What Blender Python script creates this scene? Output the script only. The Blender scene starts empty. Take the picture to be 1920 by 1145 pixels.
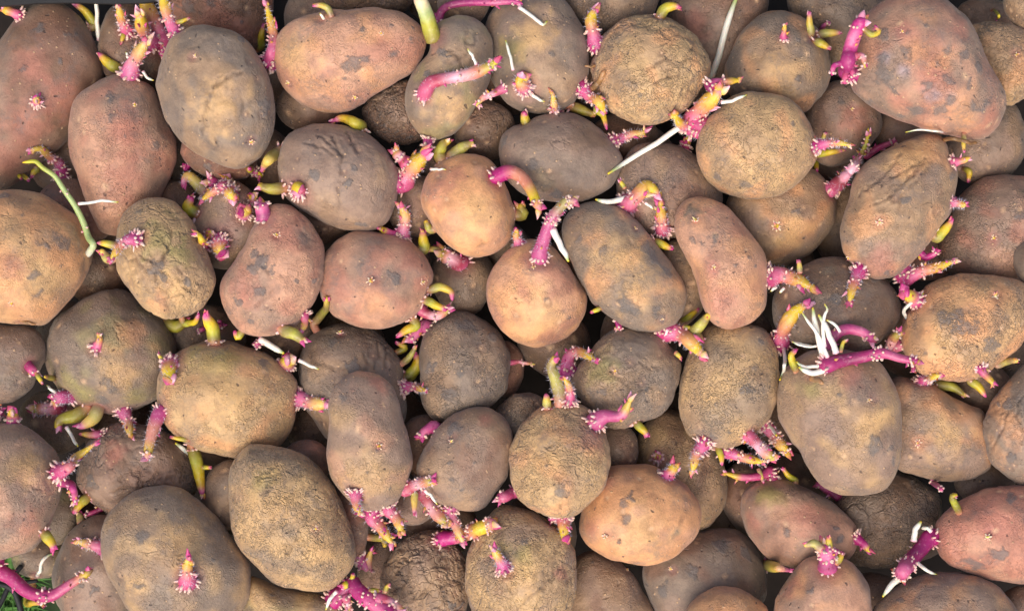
import bpy, bmesh, math, random
import numpy as np
from mathutils import Vector

# ---------------------------------------------------------------- scale, camera, world, light
S = 0.00035                 # metres per photo unit (a large potato is about 8 cm long)
D = 3300.0                  # camera height above the heap, photo units
scene = bpy.context.scene
COL = scene.collection
cam_data = bpy.data.cameras.new("camera")
cam = bpy.data.objects.new("camera", cam_data)
COL.objects.link(cam)
cam.location = (0, 0, D * S)
cam_data.sensor_width = 36.0
cam_data.lens = 36.0 * D / 1920.0
cam_data.clip_start = 0.01
cam_data.clip_end = 50.0
cam_data.dof.use_dof = True
cam_data.dof.focus_distance = (D - 25) * S
cam_data.dof.aperture_fstop = 10.0
scene.camera = cam

world = bpy.data.worlds.new("World")
scene.world = world
world.use_nodes = True
SUN_EL, SUN_AZ = math.radians(57), math.radians(200)     # azimuth from +Y clockwise: light from below the frame, a little left
nt = world.node_tree
nt.nodes.clear()
sky = nt.nodes.new("ShaderNodeTexSky")
sky.sky_type = 'NISHITA'
sky.sun_disc = False
sky.sun_elevation = SUN_EL
sky.sun_rotation = SUN_AZ
sky.air_density = 1.0
sky.dust_density = 5.0
sky.ozone_density = 0.6
bg = nt.nodes.new("ShaderNodeBackground")
bg.inputs["Strength"].default_value = 0.15
wo = nt.nodes.new("ShaderNodeOutputWorld")
nt.links.new(sky.outputs[0], bg.inputs[0])
nt.links.new(bg.outputs[0], wo.inputs[0])
sun_data = bpy.data.lights.new("sun", 'SUN')
sun_data.energy = 1.1
sun_data.angle = math.radians(46)
sun_data.color = (1.0, 0.96, 0.90)
sun = bpy.data.objects.new("sun", sun_data)
COL.objects.link(sun)
sd = Vector((math.sin(SUN_AZ) * math.cos(SUN_EL), math.cos(SUN_AZ) * math.cos(SUN_EL), math.sin(SUN_EL)))
sun.rotation_euler = sd.to_track_quat('Z', 'Y').to_euler()
sun.location = sd * 3
scene.view_settings.view_transform = 'Standard'
scene.view_settings.look = 'None'
scene.view_settings.exposure = 0.52
scene.view_settings.gamma = 1.0
scene.view_settings.use_curve_mapping = False

# ---------------------------------------------------------------- potatoes
# rank | colours | wrinkle russet | label | outline (photo units) or E cx cy rx ry rot | spots  kind:x,y,r ...
POT = """
5|KPB|0 0|large long reddish brown potato at the top left corner with one star sprout|100,2 130,14 160,45 183,89 194,140 180,185 152,225 131,255 100,285 65,312 34,337 -10,360 -60,350 -95,300 -90,230 -50,160 -5,95 39,34 63,13|d:72,50,14 d:110,120,9 d:128,70,7 d:40,132,8 r:50,235,45 d:145,62,5 r:60,120,40 r:120,180,40 r:20,300,40
6|SPR|0 1|rosy potato with small grey stains leaning against the top left potato|217,141 250,146 283,162 298,195 314,233 326,268 322,314 306,348 290,385 262,420 235,438 212,442 189,434 175,405 160,370 148,330 139,295 134,250 138,210 150,182 175,160 199,147|d:205,180,14 d:207,213,11 d:290,275,12 d:238,255,5 r:230,250,40 r:235,330,40
7|GTT|1 0|big olive brown potato with branching cracks right of the rosy one|390,48 430,55 461,76 485,105 504,141 515,183 518,215 511,254 498,283 472,307 446,315 409,309 354,278 328,251 307,217 292,176 291,147 301,110 322,76 354,55|d:500,200,18 d:452,78,12 y:400,200,45 k:414,143,402,165,384,195,381,235,378,255 k:402,165,418,150,440,138,460,135 k:387,190,398,210 k:453,205,478,185 k:395,290,408,278,402,262
4|KRB|1 3|rough reddish potato cut off by the top edge above the cracked one|320,-60 360,-90 430,-95 490,-70 512,-20 510,30 500,75 480,98 440,85 400,88 350,60 315,40 300,0|d:350,10,16 d:395,5,10 d:455,40,7
3|GBP|0 1|dark potato behind the left end of the long orange potato|E 590 30 62 55 0|
6|SRO|0 1|long smooth orange and pink potato with grey smears near the top|510,110 509,89 522,63 548,39 585,29 637,21 690,20 742,25 776,38 794,58 800,79 794,107 776,134 729,162 695,183 663,202 624,210 585,204 553,186 527,157|d:660,118,16 d:682,108,10 d:652,130,10 d:680,60,9 d:734,48,8 d:740,98,8 d:768,72,9 d:775,55,5 d:645,150,7 y:550,105,40
4|TBK|2 3|rough brown potato cut by the top edge above the long orange potato|600,-20 608,0 630,18 680,26 750,26 770,8 776,-25 740,-60 680,-70 625,-50|
4|BKP|3 3|small crumpled brown potato tucked under the kidney shaped one|679,212 686,196 705,178 735,160 770,150 800,165 815,200 812,240 794,262 763,271 731,267 705,254 688,234|d:765,258,6
7|GTV|0 0|greyish kidney shaped potato with a crack and a pink sprout across it|807,86 807,63 821,47 842,37 868,33 891,38 912,55 924,79 925,105 920,144 907,178 889,204 868,233 847,252 821,261 792,255 771,233 760,204 759,176 768,147 787,121 802,102|d:830,100,14 y:840,200,40 d:800,140,8 k:877,55,873,75,880,98,862,108,845,122,835,112 k:862,108,868,130 k:873,75,888,85,893,65 k:812,100,840,92,862,105
5|GTP|1 0|brown potato with a round grey scar right of the kidney shaped one|985,-12 1030,-12 1054,0 1075,26 1094,58 1103,86 1104,115 1101,147 1088,173 1073,197 1045,211 1010,214 970,205 940,180 918,140 908,95 908,55 922,20 950,-3|d:1037,103,9 v:965,90,28 y:1000,70,35
3|BGP|1 1|dark potato under the long magenta shoot at the top edge|E 870 5 50 45 0|
4|GBT|1 2|grey brown potato cut by the top edge right of centre|1050,-40 1100,-75 1180,-75 1232,-35 1234,5 1210,50 1170,75 1125,68 1080,40 1055,0|
6|YTO|2 3|round golden tan potato with a fine crack and a dry twig|1211,27 1248,33 1282,50 1311,79 1327,110 1328,139 1306,183 1285,207 1256,225 1217,234 1183,231 1149,212 1130,189 1117,160 1109,131 1112,105 1122,81 1143,55 1175,34|d:1200,181,6 d:1215,188,5 k:1302,85,1290,105,1274,122,1262,118,1248,110,1232,120,1210,135,1190,158 k:1274,122,1273,142,1250,145,1225,158
4|PKB|1 1|purplish potato behind the long white root at the top edge|1240,0 1255,-40 1310,-70 1380,-70 1430,-40 1442,0 1425,60 1400,110 1370,160 1340,150 1300,140 1265,90 1245,40|r:1300,40,30
6|GTO|1 1|brown potato with one small spike sprout near the top right|1456,18 1487,24 1516,42 1540,70 1555,102 1558,139 1547,165 1529,191 1508,212 1470,225 1420,215 1380,190 1358,160 1361,126 1371,100 1384,65 1411,37 1435,23|d:1496,150,7 d:1494,168,5 d:1497,78,7 y:1470,140,40
4|GTB|1 2|tan brown potato at the top edge behind the huge mottled one|1474,0 1490,-45 1550,-70 1620,-60 1670,-20 1680,60 1640,130 1600,150 1565,140 1545,100 1520,60 1485,35|
10|PRS|1 1|huge mottled pink and grey potato resting on top at upper right|1690,-12 1735,-12 1767,0 1791,18 1817,47 1836,81 1849,113 1864,147 1880,173 1885,199 1880,225 1864,249 1843,262 1807,257 1754,246 1715,233 1668,217 1639,202 1613,181 1595,160 1595,131 1602,79 1623,31 1650,5|d:1805,100,16 d:1655,145,20 d:1655,110,12 d:1725,210,18 d:1835,125,12 d:1765,205,14 d:1775,185,14 d:1740,50,10 d:1785,150,14 d:1820,165,12 d:1700,100,14 d:1690,215,10 r:1700,60,28 r:1690,190,22 r:1750,140,30 g:1750,175,14 g:1665,112,10 g:1778,190,9 o:1720,105,25 o:1800,215,35 o:1745,35,20 d:1660,60,16 d:1850,200,14 o:1770,110,20 o:1820,230,24 d:1735,160,12 d:1700,60,9 d:1780,95,9 d:1630,190,10 d:1825,200,10 g:1700,130,10 d:1680,170,8 d:1760,120,8 r:1800,60,22 r:1850,225,18 d:1720,240,8
4|TYO|2 2|tan potato at the right edge beside the huge mottled one|1820,50 1838,42 1864,38 1896,46 1922,62 1942,95 1945,135 1930,172 1906,191 1885,198 1850,180 1825,140 1812,95|
3|TGB|0 1|brown potato cut by the top edge right of the huge mottled one|E 1830 -20 62 40 0|
4|TGB|0 1|potato filling the very top right corner|E 1937 0 52 60 0|
2|PKB|0 1|dark reddish potato deep below the top right corner|E 1850 30 55 35 0|
4|PKB|1 1|purplish potato tucked under the left side of the huge mottled one|1508,215 1525,180 1555,155 1600,150 1640,180 1652,220 1645,255 1615,290 1570,312 1535,305 1515,270 1507,240|d:1580,190,12 r:1600,230,30
4|PGT|1 1|purplish brown potato under the pointed end of the huge mottled one|1870,190 1905,200 1920,235 1922,280 1905,318 1870,340 1820,345 1785,320 1775,280 1790,240 1830,210|
2|KBP|0 1|shadowed potato in the gap below the huge mottled one|E 1700 250 65 50 0|
3|PKB|0 1|small slice of potato at the right edge above the pink eyed one|E 1945 300 40 45 0|
4|PKT|0 2|reddish pitted potato below the long white root|1225,268 1275,273 1310,295 1340,330 1357,365 1350,400 1320,435 1265,446 1222,446 1185,425 1160,385 1155,335 1170,295 1195,273|d:1300,350,5
7|YTO|1 2|round yellowish tan potato right of the long white root|1440,177 1466,183 1492,199 1513,228 1524,254 1527,275 1526,300 1513,327 1492,348 1466,363 1440,369 1413,373 1379,368 1348,356 1322,330 1307,301 1306,270 1311,246 1327,223 1348,204 1369,183 1400,173|d:1400,345,12 d:1345,330,8 d:1490,235,8
6|TPO|0 1|smooth tan potato with a wide pale eye under the round yellowish one|1440,325 1480,312 1521,317 1545,335 1563,361 1570,390 1566,419 1547,448 1526,471 1498,487 1461,495 1425,490 1390,460 1368,420 1360,380 1385,345|d:1500,400,10 y:1480,440,35
8|SOR|0 1|pink bean shaped potato with a scab at its upper end|1311,369 1340,373 1363,387 1387,414 1413,442 1432,474 1438,500 1439,542 1437,568 1426,589 1405,607 1379,616 1353,614 1327,594 1315,570 1311,558 1303,524 1290,490 1272,458 1264,429 1267,398 1285,377|d:1342,452,9 d:1340,440,6 d:1302,455,7 d:1315,460,5 d:1404,483,8 d:1380,495,7 d:1415,498,5 d:1345,598,7 r:1337,502,14 r:1350,570,35 c:1300,398,16
8|TPO|1 1|large tan potato with wavy wrinkles on its upper half|1770,259 1783,288 1796,309 1798,332 1794,364 1783,398 1762,427 1739,458 1710,490 1681,516 1650,525 1623,516 1597,495 1579,474 1573,437 1579,406 1592,372 1600,338 1618,309 1639,293 1676,272 1702,262 1740,252|d:1784,330,11 d:1662,512,7 d:1700,375,9 r:1650,500,35 y:1700,290,40 k:1738,295,1715,325,1695,345,1668,368,1640,385 k:1690,290,1665,320,1640,345,1612,365 k:1728,300,1700,322,1672,330 k:1686,365,1690,378,1685,395 k:1720,320,1690,345,1668,350 k:1750,300,1725,335,1705,350
5|PSR|0 2|pinkish speckled potato at the right edge with a starry eye|1880,327 1930,335 1970,365 1985,420 1970,480 1930,520 1880,535 1820,530 1778,507 1764,475 1766,450 1775,425 1790,390 1810,357 1846,334|d:1910,405,16 r:1865,447,12 c:1918,362,12
6|GPB|1 0|dark edge of a potato at the right border beside the speckled one|E 1952 495 52 45 0|
5|PGB|1 0|purplish potato with a crusty dark corner near the top middle|1060,211 1091,220 1117,236 1141,257 1158,280 1167,305 1154,343 1128,364 1086,376 1040,378 990,370 955,345 938,310 935,265 949,244 975,231 1010,218|d:945,265,12 c:1022,345,22 c:1010,325,14 d:1000,310,12 d:1045,365,14
6|OOS|0 0|smooth bright orange potato with small buds down its left side|873,287 902,292 925,306 946,340 960,377 967,395 965,421 958,450 936,471 904,483 873,480 847,466 823,440 805,414 792,385 792,356 802,330 823,306 847,293|r:815,360,30 r:850,330,25 y:900,400,40 k:895,445,908,460,900,467
6|PTP|1 0|round purplish potato with a star sprout on its left side|611,233 642,237 690,252 716,272 732,293 747,325 747,359 737,395 713,424 674,433 632,427 585,406 548,385 527,359 519,325 522,296 530,275 545,252 577,237|d:663,315,9 d:653,340,9 d:590,330,14 d:675,422,10 k:622,255,640,290,640,310,638,345 k:598,252,620,270,640,290 k:630,350,634,365,632,400 k:650,250,672,285 k:575,270,605,275,625,290
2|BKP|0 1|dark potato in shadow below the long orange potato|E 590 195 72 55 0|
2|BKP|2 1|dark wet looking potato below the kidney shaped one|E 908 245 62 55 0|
3|KRB|0 1|reddish potato peeking out below the cracked olive potato|338,280 345,300 362,316 388,331 419,340 456,336 475,318 480,280 450,250 400,240 355,250|d:390,312,9
6|OYT|1 1|orange brown potato with rough grey spots at the left edge|21,355 52,357 79,366 118,387 147,408 160,427 169,458 169,487 157,521 136,555 105,591 84,610 52,607 0,603 -60,580 -90,520 -92,450 -60,390 -20,362|d:105,440,16 d:118,462,12 d:125,455,8 d:5,368,14 d:85,455,10 d:70,555,8 d:78,547,5 d:45,405,6 d:112,500,5 y:50,520,50 r:20,500,25 d:60,515,12
4|KPR|0 1|dark reddish potato behind the tall pale green shoot|76,366 95,345 125,335 155,340 190,370 210,410 200,440 181,452 150,450 110,430 85,400|
7|YTT|2 1|wrinkled potato with yellow patches and grey cracks at left|286,368 314,373 341,393 364,419 377,450 393,479 406,511 406,534 393,563 375,584 346,594 314,597 283,584 262,568 241,542 223,511 215,479 214,448 220,416 236,390 259,373|d:290,507,14 d:305,520,9 d:300,500,10 d:350,530,9 v:295,450,32 v:340,480,20 y:330,540,30 o:300,570,22 c:262,398,7 k:320,430,322,450,308,480,300,500 k:250,478,262,495,275,512 k:225,475,240,490,250,482 k:308,480,290,492,262,478 k:311,540,310,570,318,592 k:330,500,350,520,345,540 k:300,500,312,530 k:345,540,370,548,385,530
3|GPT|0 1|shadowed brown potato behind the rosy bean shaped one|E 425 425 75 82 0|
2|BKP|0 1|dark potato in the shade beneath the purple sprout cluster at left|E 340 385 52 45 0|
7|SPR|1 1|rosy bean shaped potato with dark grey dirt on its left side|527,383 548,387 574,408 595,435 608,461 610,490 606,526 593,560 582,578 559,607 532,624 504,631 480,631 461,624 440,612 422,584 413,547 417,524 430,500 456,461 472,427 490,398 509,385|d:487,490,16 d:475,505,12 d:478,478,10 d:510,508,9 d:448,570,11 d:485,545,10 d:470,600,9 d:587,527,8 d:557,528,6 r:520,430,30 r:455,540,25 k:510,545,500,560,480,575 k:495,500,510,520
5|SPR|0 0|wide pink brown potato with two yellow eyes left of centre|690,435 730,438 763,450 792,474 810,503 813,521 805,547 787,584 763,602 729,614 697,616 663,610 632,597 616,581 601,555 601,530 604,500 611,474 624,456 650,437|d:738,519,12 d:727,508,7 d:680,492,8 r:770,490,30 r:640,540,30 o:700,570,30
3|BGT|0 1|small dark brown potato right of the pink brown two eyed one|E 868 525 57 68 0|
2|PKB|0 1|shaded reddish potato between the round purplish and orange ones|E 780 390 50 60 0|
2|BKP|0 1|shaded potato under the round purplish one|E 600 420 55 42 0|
6|OSR|0 1|peach potato with a tall magenta sprout growing from its top|1000,450 1035,462 1062,490 1086,529 1101,560 1091,605 1065,631 1033,646 1002,652 970,642 946,623 925,599 913,570 913,535 925,505 946,478 970,458|r:1000,495,24 d:1068,595,7 d:1020,560,6 y:1010,590,40
7|GTO|0 1|large oval brown potato with peeling dark patches on its right|1107,378 1143,382 1169,393 1196,416 1219,442 1243,474 1269,511 1284,539 1285,568 1269,605 1248,619 1222,623 1188,618 1154,602 1122,578 1107,563 1091,531 1073,497 1060,463 1053,437 1057,411 1073,390|d:1210,465,15 d:1225,485,13 d:1222,470,10 d:1250,510,11 d:1175,570,16 d:1190,580,14 d:1163,563,10 d:1232,585,12 d:1240,600,10 d:1235,575,7 y:1150,480,45 y:1190,540,35 d:1130,475,12 d:1085,450,12
3|TGB|0 1|brown potato in the gap left of the pink bean shaped one|E 1277 530 50 78 0|
4|BKG|1 1|dark brown potato behind the bundle of white roots|1566,480 1610,490 1650,510 1680,545 1690,585 1672,620 1640,648 1580,665 1510,655 1462,625 1447,585 1455,545 1480,512 1520,490|c:1560,505,12 d:1570,560,16 d:1640,520,14
7|OYT|1 3|orange potato with grey flaky skin pointing to the right edge|1807,513 1859,517 1899,521 1930,538 1945,565 1942,600 1919,636 1899,660 1875,678 1846,701 1820,711 1794,715 1762,712 1728,701 1705,681 1690,652 1690,618 1699,586 1715,565 1728,545 1754,526|d:1780,600,16 d:1800,612,16 d:1820,620,12 d:1795,590,12 d:1765,595,10 d:1835,605,10 d:1735,660,8 y:1760,640,30 d:1860,650,18
4|GPB|1 1|dull purplish potato cut by the left edge below the orange brown one|20,608 60,612 82,635 86,665 68,707 47,738 12,757 -35,750 -65,710 -70,660 -45,620 -10,607|
5|GPV|1 1|round greenish brown potato with one tiny spike sprout at its middle|220,542 249,552 272,572 299,589 320,625 330,657 325,692 312,730 296,749 262,767 223,773 183,770 157,764 126,741 100,709 86,673 88,646 97,618 115,591 147,566 191,545|v:130,710,24 v:162,735,22 v:255,735,22 d:188,752,13 d:208,725,12 d:203,715,9 o:240,620,30 y:215,700,40
6|YTO|0 2|tan potato with a green wrinkled shoulder and star sprout on its left|388,640 430,640 480,655 501,665 527,683 548,704 556,728 553,770 545,804 527,832 500,848 466,855 438,857 393,846 351,830 320,804 304,775 299,738 301,707 315,680 338,660 362,646|v:400,680,35 v:430,670,20 v:365,665,18 d:495,680,15 y:420,750,60
5|GPT|1 1|grey brown wrinkled potato behind the upright oblong one|632,605 663,607 703,620 729,646 750,675 756,707 763,751 762,785 745,815 700,840 650,840 614,822 590,791 570,755 560,717 559,683 566,649 585,626|d:625,640,14 d:660,690,16 k:705,640,708,665,700,690 k:682,660,690,680 k:640,690,665,700,690,695 k:725,650,722,690 k:600,680,625,690,640,690
9|PYS|0 1|pale upright oblong potato standing on top left of centre|674,695 703,699 729,717 745,743 755,785 768,830 773,858 771,882 758,918 742,942 716,956 690,959 663,945 642,924 624,897 615,865 616,822 619,791 616,759 621,730 637,712 653,699|d:640,745,10 d:690,890,5 d:730,915,6 d:712,845,7 r:710,715,20 y:680,900,35
5|GTB|1 3|rough leathery brown potato at the centre|857,582 889,589 920,607 944,631 956,660 957,686 952,722 938,743 905,770 868,786 826,790 805,777 792,754 789,722 787,686 789,652 800,615 826,591|d:875,612,18 d:860,702,9 d:925,635,14 d:840,740,15 d:810,690,14 d:895,760,10
6|PTK|0 1|brown oval potato with small grey spots below the rough leathery one|899,761 925,767 949,788 959,811 960,840 956,866 949,897 931,924 910,947 878,958 842,950 808,934 789,908 781,882 785,859 802,825 828,793 868,768|d:841,871,6 d:889,866,6 d:849,900,8 d:868,918,5 r:910,785,18 d:850,800,16
3|GTB|2 2|small wrinkled potato wedged behind the centre potatoes|E 978 787 60 50 0|
2|KRP|0 1|reddish sliver of potato right of the rough leathery one|E 950 692 34 52 0|
1|BKP|0 1|dark potato deep in the gap below the peach potato|E 1040 645 72 62 0|
5|GTT|1 2|crackled olive brown potato right of centre with a hot pink sprout over it|1177,614 1212,616 1238,626 1256,649 1272,670 1277,696 1269,730 1256,759 1235,780 1201,793 1170,801 1138,802 1112,780 1091,749 1073,722 1070,707 1086,683 1104,660 1122,639 1149,618|v:1130,690,30 d:1213,730,8 d:1130,735,9 k:1155,705,1170,718,1180,725 k:1190,740,1203,730,1225,728 k:1200,680,1215,690,1235,690
8|YTO|2 2|golden brown round potato below centre with a crinkled top|1054,752 1078,756 1107,772 1128,796 1141,822 1146,848 1143,876 1133,913 1109,942 1080,963 1052,968 1018,964 984,947 965,921 956,885 956,845 973,804 994,780 1023,759|d:1050,920,16 r:1110,830,25 y:1030,860,35
6|YGT|1 3|upright oval brown potato with fine rough skin and grey flecks|1335,611 1375,605 1411,607 1432,615 1450,644 1458,673 1460,707 1456,738 1445,775 1429,796 1405,822 1379,838 1348,842 1322,835 1295,817 1280,791 1273,759 1274,728 1280,696 1293,660 1314,628|d:1425,640,8 d:1400,730,14 d:1345,760,8 d:1367,812,6 d:1335,815,9 d:1420,690,9
9|PTY|0 1|pale potato with magenta shoot and white roots lying on it|1519,657 1560,652 1600,658 1636,674 1655,688 1673,715 1684,749 1688,796 1688,845 1684,876 1671,903 1650,921 1618,929 1581,929 1553,916 1529,895 1511,866 1503,851 1485,827 1466,796 1458,764 1460,728 1471,696 1492,670|d:1638,825,14 d:1645,845,12 d:1670,835,10 d:1675,860,9 d:1632,840,10 v:1520,730,20 r:1590,700,25 y:1625,790,30 y:1660,780,20 d:1572,735,6 d:1505,838,5
6|PTO|0 1|smooth tapering tan potato at right with a small pink and green eye|1673,707 1702,708 1746,722 1781,743 1817,759 1838,767 1850,790 1860,830 1859,869 1843,887 1817,900 1788,904 1754,901 1720,892 1686,879 1665,850 1655,780 1660,735|r:1805,825,8 y:1780,820,35
2|BPK|0 1|dark potato in the gap under the orange flaky potato|E 1835 735 68 55 0|
7|GPO|1 1|grey brown potato with deep folds at the right edge|1920,678 1896,707 1870,738 1849,775 1843,804 1849,835 1857,863 1878,884 1899,900 1920,909 1975,900 2010,850 2015,780 1985,710 1950,675|d:1885,760,12 d:1895,860,10 o:1905,815,20 k:1915,740,1905,780,1918,810 k:1890,770,1880,800,1860,840
6|SPK|1 0|pink potato with a green shoulder at lower right|1461,897 1492,905 1532,926 1566,947 1592,971 1605,994 1600,1026 1587,1047 1540,1066 1487,1065 1456,1055 1426,1034 1403,1000 1392,966 1392,942 1400,918 1421,903|v:1445,930,28 v:1430,925,18 d:1478,1000,9 d:1567,990,9 d:1570,1010,9 r:1520,975,30 r:1410,980,20
4|BGB|2 3|dark rough shrivelled potato between the pale and the red ones|1640,885 1690,885 1741,908 1760,931 1765,955 1755,990 1730,1025 1700,1050 1671,1062 1639,1066 1608,1060 1580,1040 1565,1000 1560,950 1585,910|
6|RRS|1 1|bright red potato with grey smears at the lower right edge|1920,909 1885,910 1846,916 1812,931 1781,952 1757,976 1749,1000 1752,1023 1770,1052 1802,1068 1849,1083 1885,1091 1920,1095 1970,1080 2000,1040 2005,980 1975,925|d:1880,1035,14 d:1840,1060,16 d:1900,930,12 d:1812,1053,12 d:1865,1040,10 r:1790,1000,35 r:1870,990,35 r:1850,950,30
2|BGK|0 1|shadowed potato above the bright red one|E 1850 900 60 45 0|
7|PTO|1 1|brown potato cut by the bottom edge below the bright red one|1639,1145 1657,1125 1689,1099 1728,1081 1775,1072 1820,1075 1859,1091 1885,1112 1904,1138 1915,1190 1880,1250 1770,1275 1670,1250 1630,1190|d:1690,1125,9
7|SPO|0 0|smooth rosy potato at the bottom edge crowned by a magenta sprout|1553,1039 1592,1048 1613,1070 1626,1099 1631,1128 1630,1180 1600,1230 1540,1245 1480,1230 1450,1180 1453,1131 1469,1097 1492,1065 1516,1044|d:1518,1110,9 r:1480,1100,22
2|KPB|0 1|dark reddish potato in the bottom right corner|E 1915 1145 45 48 0|
4|GPK|1 0|dark purplish grey potato near the bottom edge right of centre|1314,997 1353,990 1384,994 1411,1015 1432,1044 1437,1076 1437,1107 1429,1130 1400,1170 1330,1195 1260,1180 1227,1145 1206,1097 1204,1068 1215,1035 1250,1010 1285,1000|d:1300,1070,14 d:1350,1020,18 d:1400,1040,18 d:1245,1110,14
6|OTS|0 1|rounded end of a light brown potato poking up at the bottom edge|1285,1145 1306,1120 1332,1104 1358,1098 1390,1103 1419,1123 1439,1144 1450,1190 1420,1240 1360,1255 1300,1230 1275,1185|
7|OOS|0 0|glossy orange yellow potato with a round scar at its right end|1143,876 1183,871 1217,872 1248,884 1280,903 1301,926 1314,950 1314,976 1303,1005 1282,1028 1248,1049 1209,1058 1170,1052 1130,1039 1104,1023 1088,1000 1086,976 1095,935 1115,900|d:1172,975,10 d:1168,942,9 d:1185,925,10 d:1160,1020,5 r:1130,900,30 r:1110,990,20 y:1200,1000,45 c:1266,996,9 r:1280,910,12 d:1190,935,7 k:1293,950,1283,965,1272,985
4|TYK|0 2|pitted brown potato behind the glossy orange yellow one|1243,768 1290,775 1330,810 1356,871 1364,905 1361,942 1348,965 1322,988 1280,990 1230,960 1200,900 1192,850 1198,811 1219,785|c:1328,975,7
2|KPB|0 1|reddish brown potato in shadow left of the green shouldered one|E 1402 930 54 66 0|
2|BKP|0 1|dark potato under the pink sprouts below the upright oval one|E 1475 905 72 60 0|
5|YTP|2 2|large tan potato with yellow blotches at the bottom edge near centre|946,946 990,953 1030,975 1062,1000 1078,1035 1081,1075 1075,1125 1050,1170 1000,1195 940,1195 895,1170 876,1117 872,1081 875,1042 890,1005 915,968|v:975,1040,22 y:975,1080,30 r:1050,1075,15 d:985,1015,10 k:1050,1060,1035,1085,1000,1115,970,1145 k:1040,1040,1048,1020
4|PTK|1 1|brown potato at the bottom edge left of the dark purplish one|1107,1031 1143,1042 1183,1070 1204,1102 1224,1140 1225,1190 1190,1230 1130,1240 1075,1210 1050,1150 1060,1080 1080,1045|d:1110,1055,6
5|TPB|3 0|shrivelled brown potato covered in deep wrinkles at the bottom edge|805,992 834,997 857,1023 873,1049 882,1090 876,1133 860,1180 800,1195 750,1170 724,1128 712,1097 713,1076 724,1049 745,1021 776,1000|d:845,1135,10 r:820,1015,18 k:790,1050,800,1085,793,1110,787,1145 k:800,1085,830,1100,860,1085 k:745,1060,760,1090,740,1110 k:830,1040,820,1060,840,1080,866,1095 k:762,1050,790,1050 k:828,1100,832,1130,820,1145 k:770,1120,793,1110 k:750,1030,765,1050,760,1090
8|YTG|2 3|large tan rough potato with an oval outline at lower left of centre|460,838 480,829 519,834 560,846 580,856 606,880 629,916 648,958 663,1007 665,1052 653,1076 624,1104 585,1110 532,1099 496,1081 466,1047 443,1013 435,976 432,931 432,887 443,861|v:490,900,22 y:520,950,45 y:600,1030,30 k:495,905,502,920,500,935
3|KRP|0 1|reddish sliver of potato right of the large tan rough one|E 655 975 38 74 0|
8|GTY|1 1|very large grey tan potato at the lower left with a green tipped sprout|301,909 341,917 375,942 409,976 440,1018 464,1055 468,1091 459,1131 430,1170 370,1195 300,1180 252,1146 231,1117 210,1083 197,1042 193,1002 202,968 225,942 257,918|d:270,1010,14 d:265,1100,9 d:400,1045,7 y:340,1010,45 y:245,1095,14
5|PGK|0 0|purplish brown potato with a round grey spot at the lower left|197,964 240,985 262,1040 262,1100 240,1150 195,1175 140,1170 113,1146 97,1090 104,1050 118,1018 141,986 168,970|d:174,1108,10 d:168,1112,8 d:180,1104,8 d:220,1070,10 d:150,1100,8
7|PTS|1 1|pinkish tan potato with faint wrinkles at the left edge below the middle|26,794 52,802 79,822 100,843 110,866 117,897 115,929 102,963 84,1002 66,1028 34,1041 0,1048 -50,1030 -85,980 -95,910 -80,840 -40,803|r:50,980,30 y:55,870,30
4|PKB|2 0|dark purple potato with side wrinkles at lower left|225,790 270,795 315,812 350,840 370,880 368,920 330,955 270,970 210,962 168,937 148,905 146,875 160,840 185,808|r:215,850,22 d:170,900,15 k:245,880,258,895,265,915 k:275,880,290,890,305,885,330,880 k:285,895,310,900,335,893 k:210,925,235,915,260,915
2|BGT|0 1|brown potato in shadow left of the large tan rough one|E 425 930 48 68 0|
2|GVB|0 1|dark olive potato in the gap right of the left edge potato|E 105 960 42 60 0|
2|GVB|0 1|shadowed grey potato above the curved magenta shoot|E 72 1037 58 46 0|
3|GPK|0 1|small potato below the curved magenta shoot in the bottom left corner|E 80 1165 48 42 0|
4|YVG|1 1|yellowish brown potato cut by the bottom edge under the large tan rough one|470,1080 520,1100 600,1112 640,1130 640,1180 600,1215 530,1220 475,1195 455,1140|d:510,1115,7
2|BKG|0 1|dark potato deep under the sprouts near the left edge|E 110 787 76 62 0|
2|KRB|0 1|reddish brown potato in shadow between the green shouldered and oblong ones|E 570 868 56 42 0|
1|BKG|0 1|dark potato beneath the magenta and yellow bud left of the oblong one|E 585 800 50 45 0|
2|KPB|0 1|dark reddish potato right of the upright oblong one|E 800 842 50 66 0|
2|BKG|0 1|dark potato in shadow below the yellow patched wrinkled one|E 385 622 75 50 0|
1|KBG|0 1|dark potato in the gap right of the orange brown potato at left|E 183 512 56 60 0|
2|PKB|0 1|purplish potato in the gap below the upright oblong one|E 770 945 46 42 0|
1|PKB|0 1|dark potato under the tangle of sprouts beside the shrivelled one|E 712 1065 42 60 0|
1|BKG|0 1|dark potato beneath the gap right of the golden brown round one|E 1155 845 42 56 0|
2|GTB|0 1|brown potato in shadow left of the large wavy wrinkled one|E 1572 420 52 80 0|
3|BKG|0 1|shadowed potato behind the tall sprout cluster at top left|E 247 90 62 84 0|
2|KPB|0 1|dark potato below the round golden tan one|E 1172 258 62 50 0|
2|KRP|0 1|reddish potato in the gap right of the large wavy wrinkled one|E 1737 482 46 48 0|
1|BKG|0 1|dark potato below the rosy bean shaped one|E 540 625 60 50 0|
"""
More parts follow.
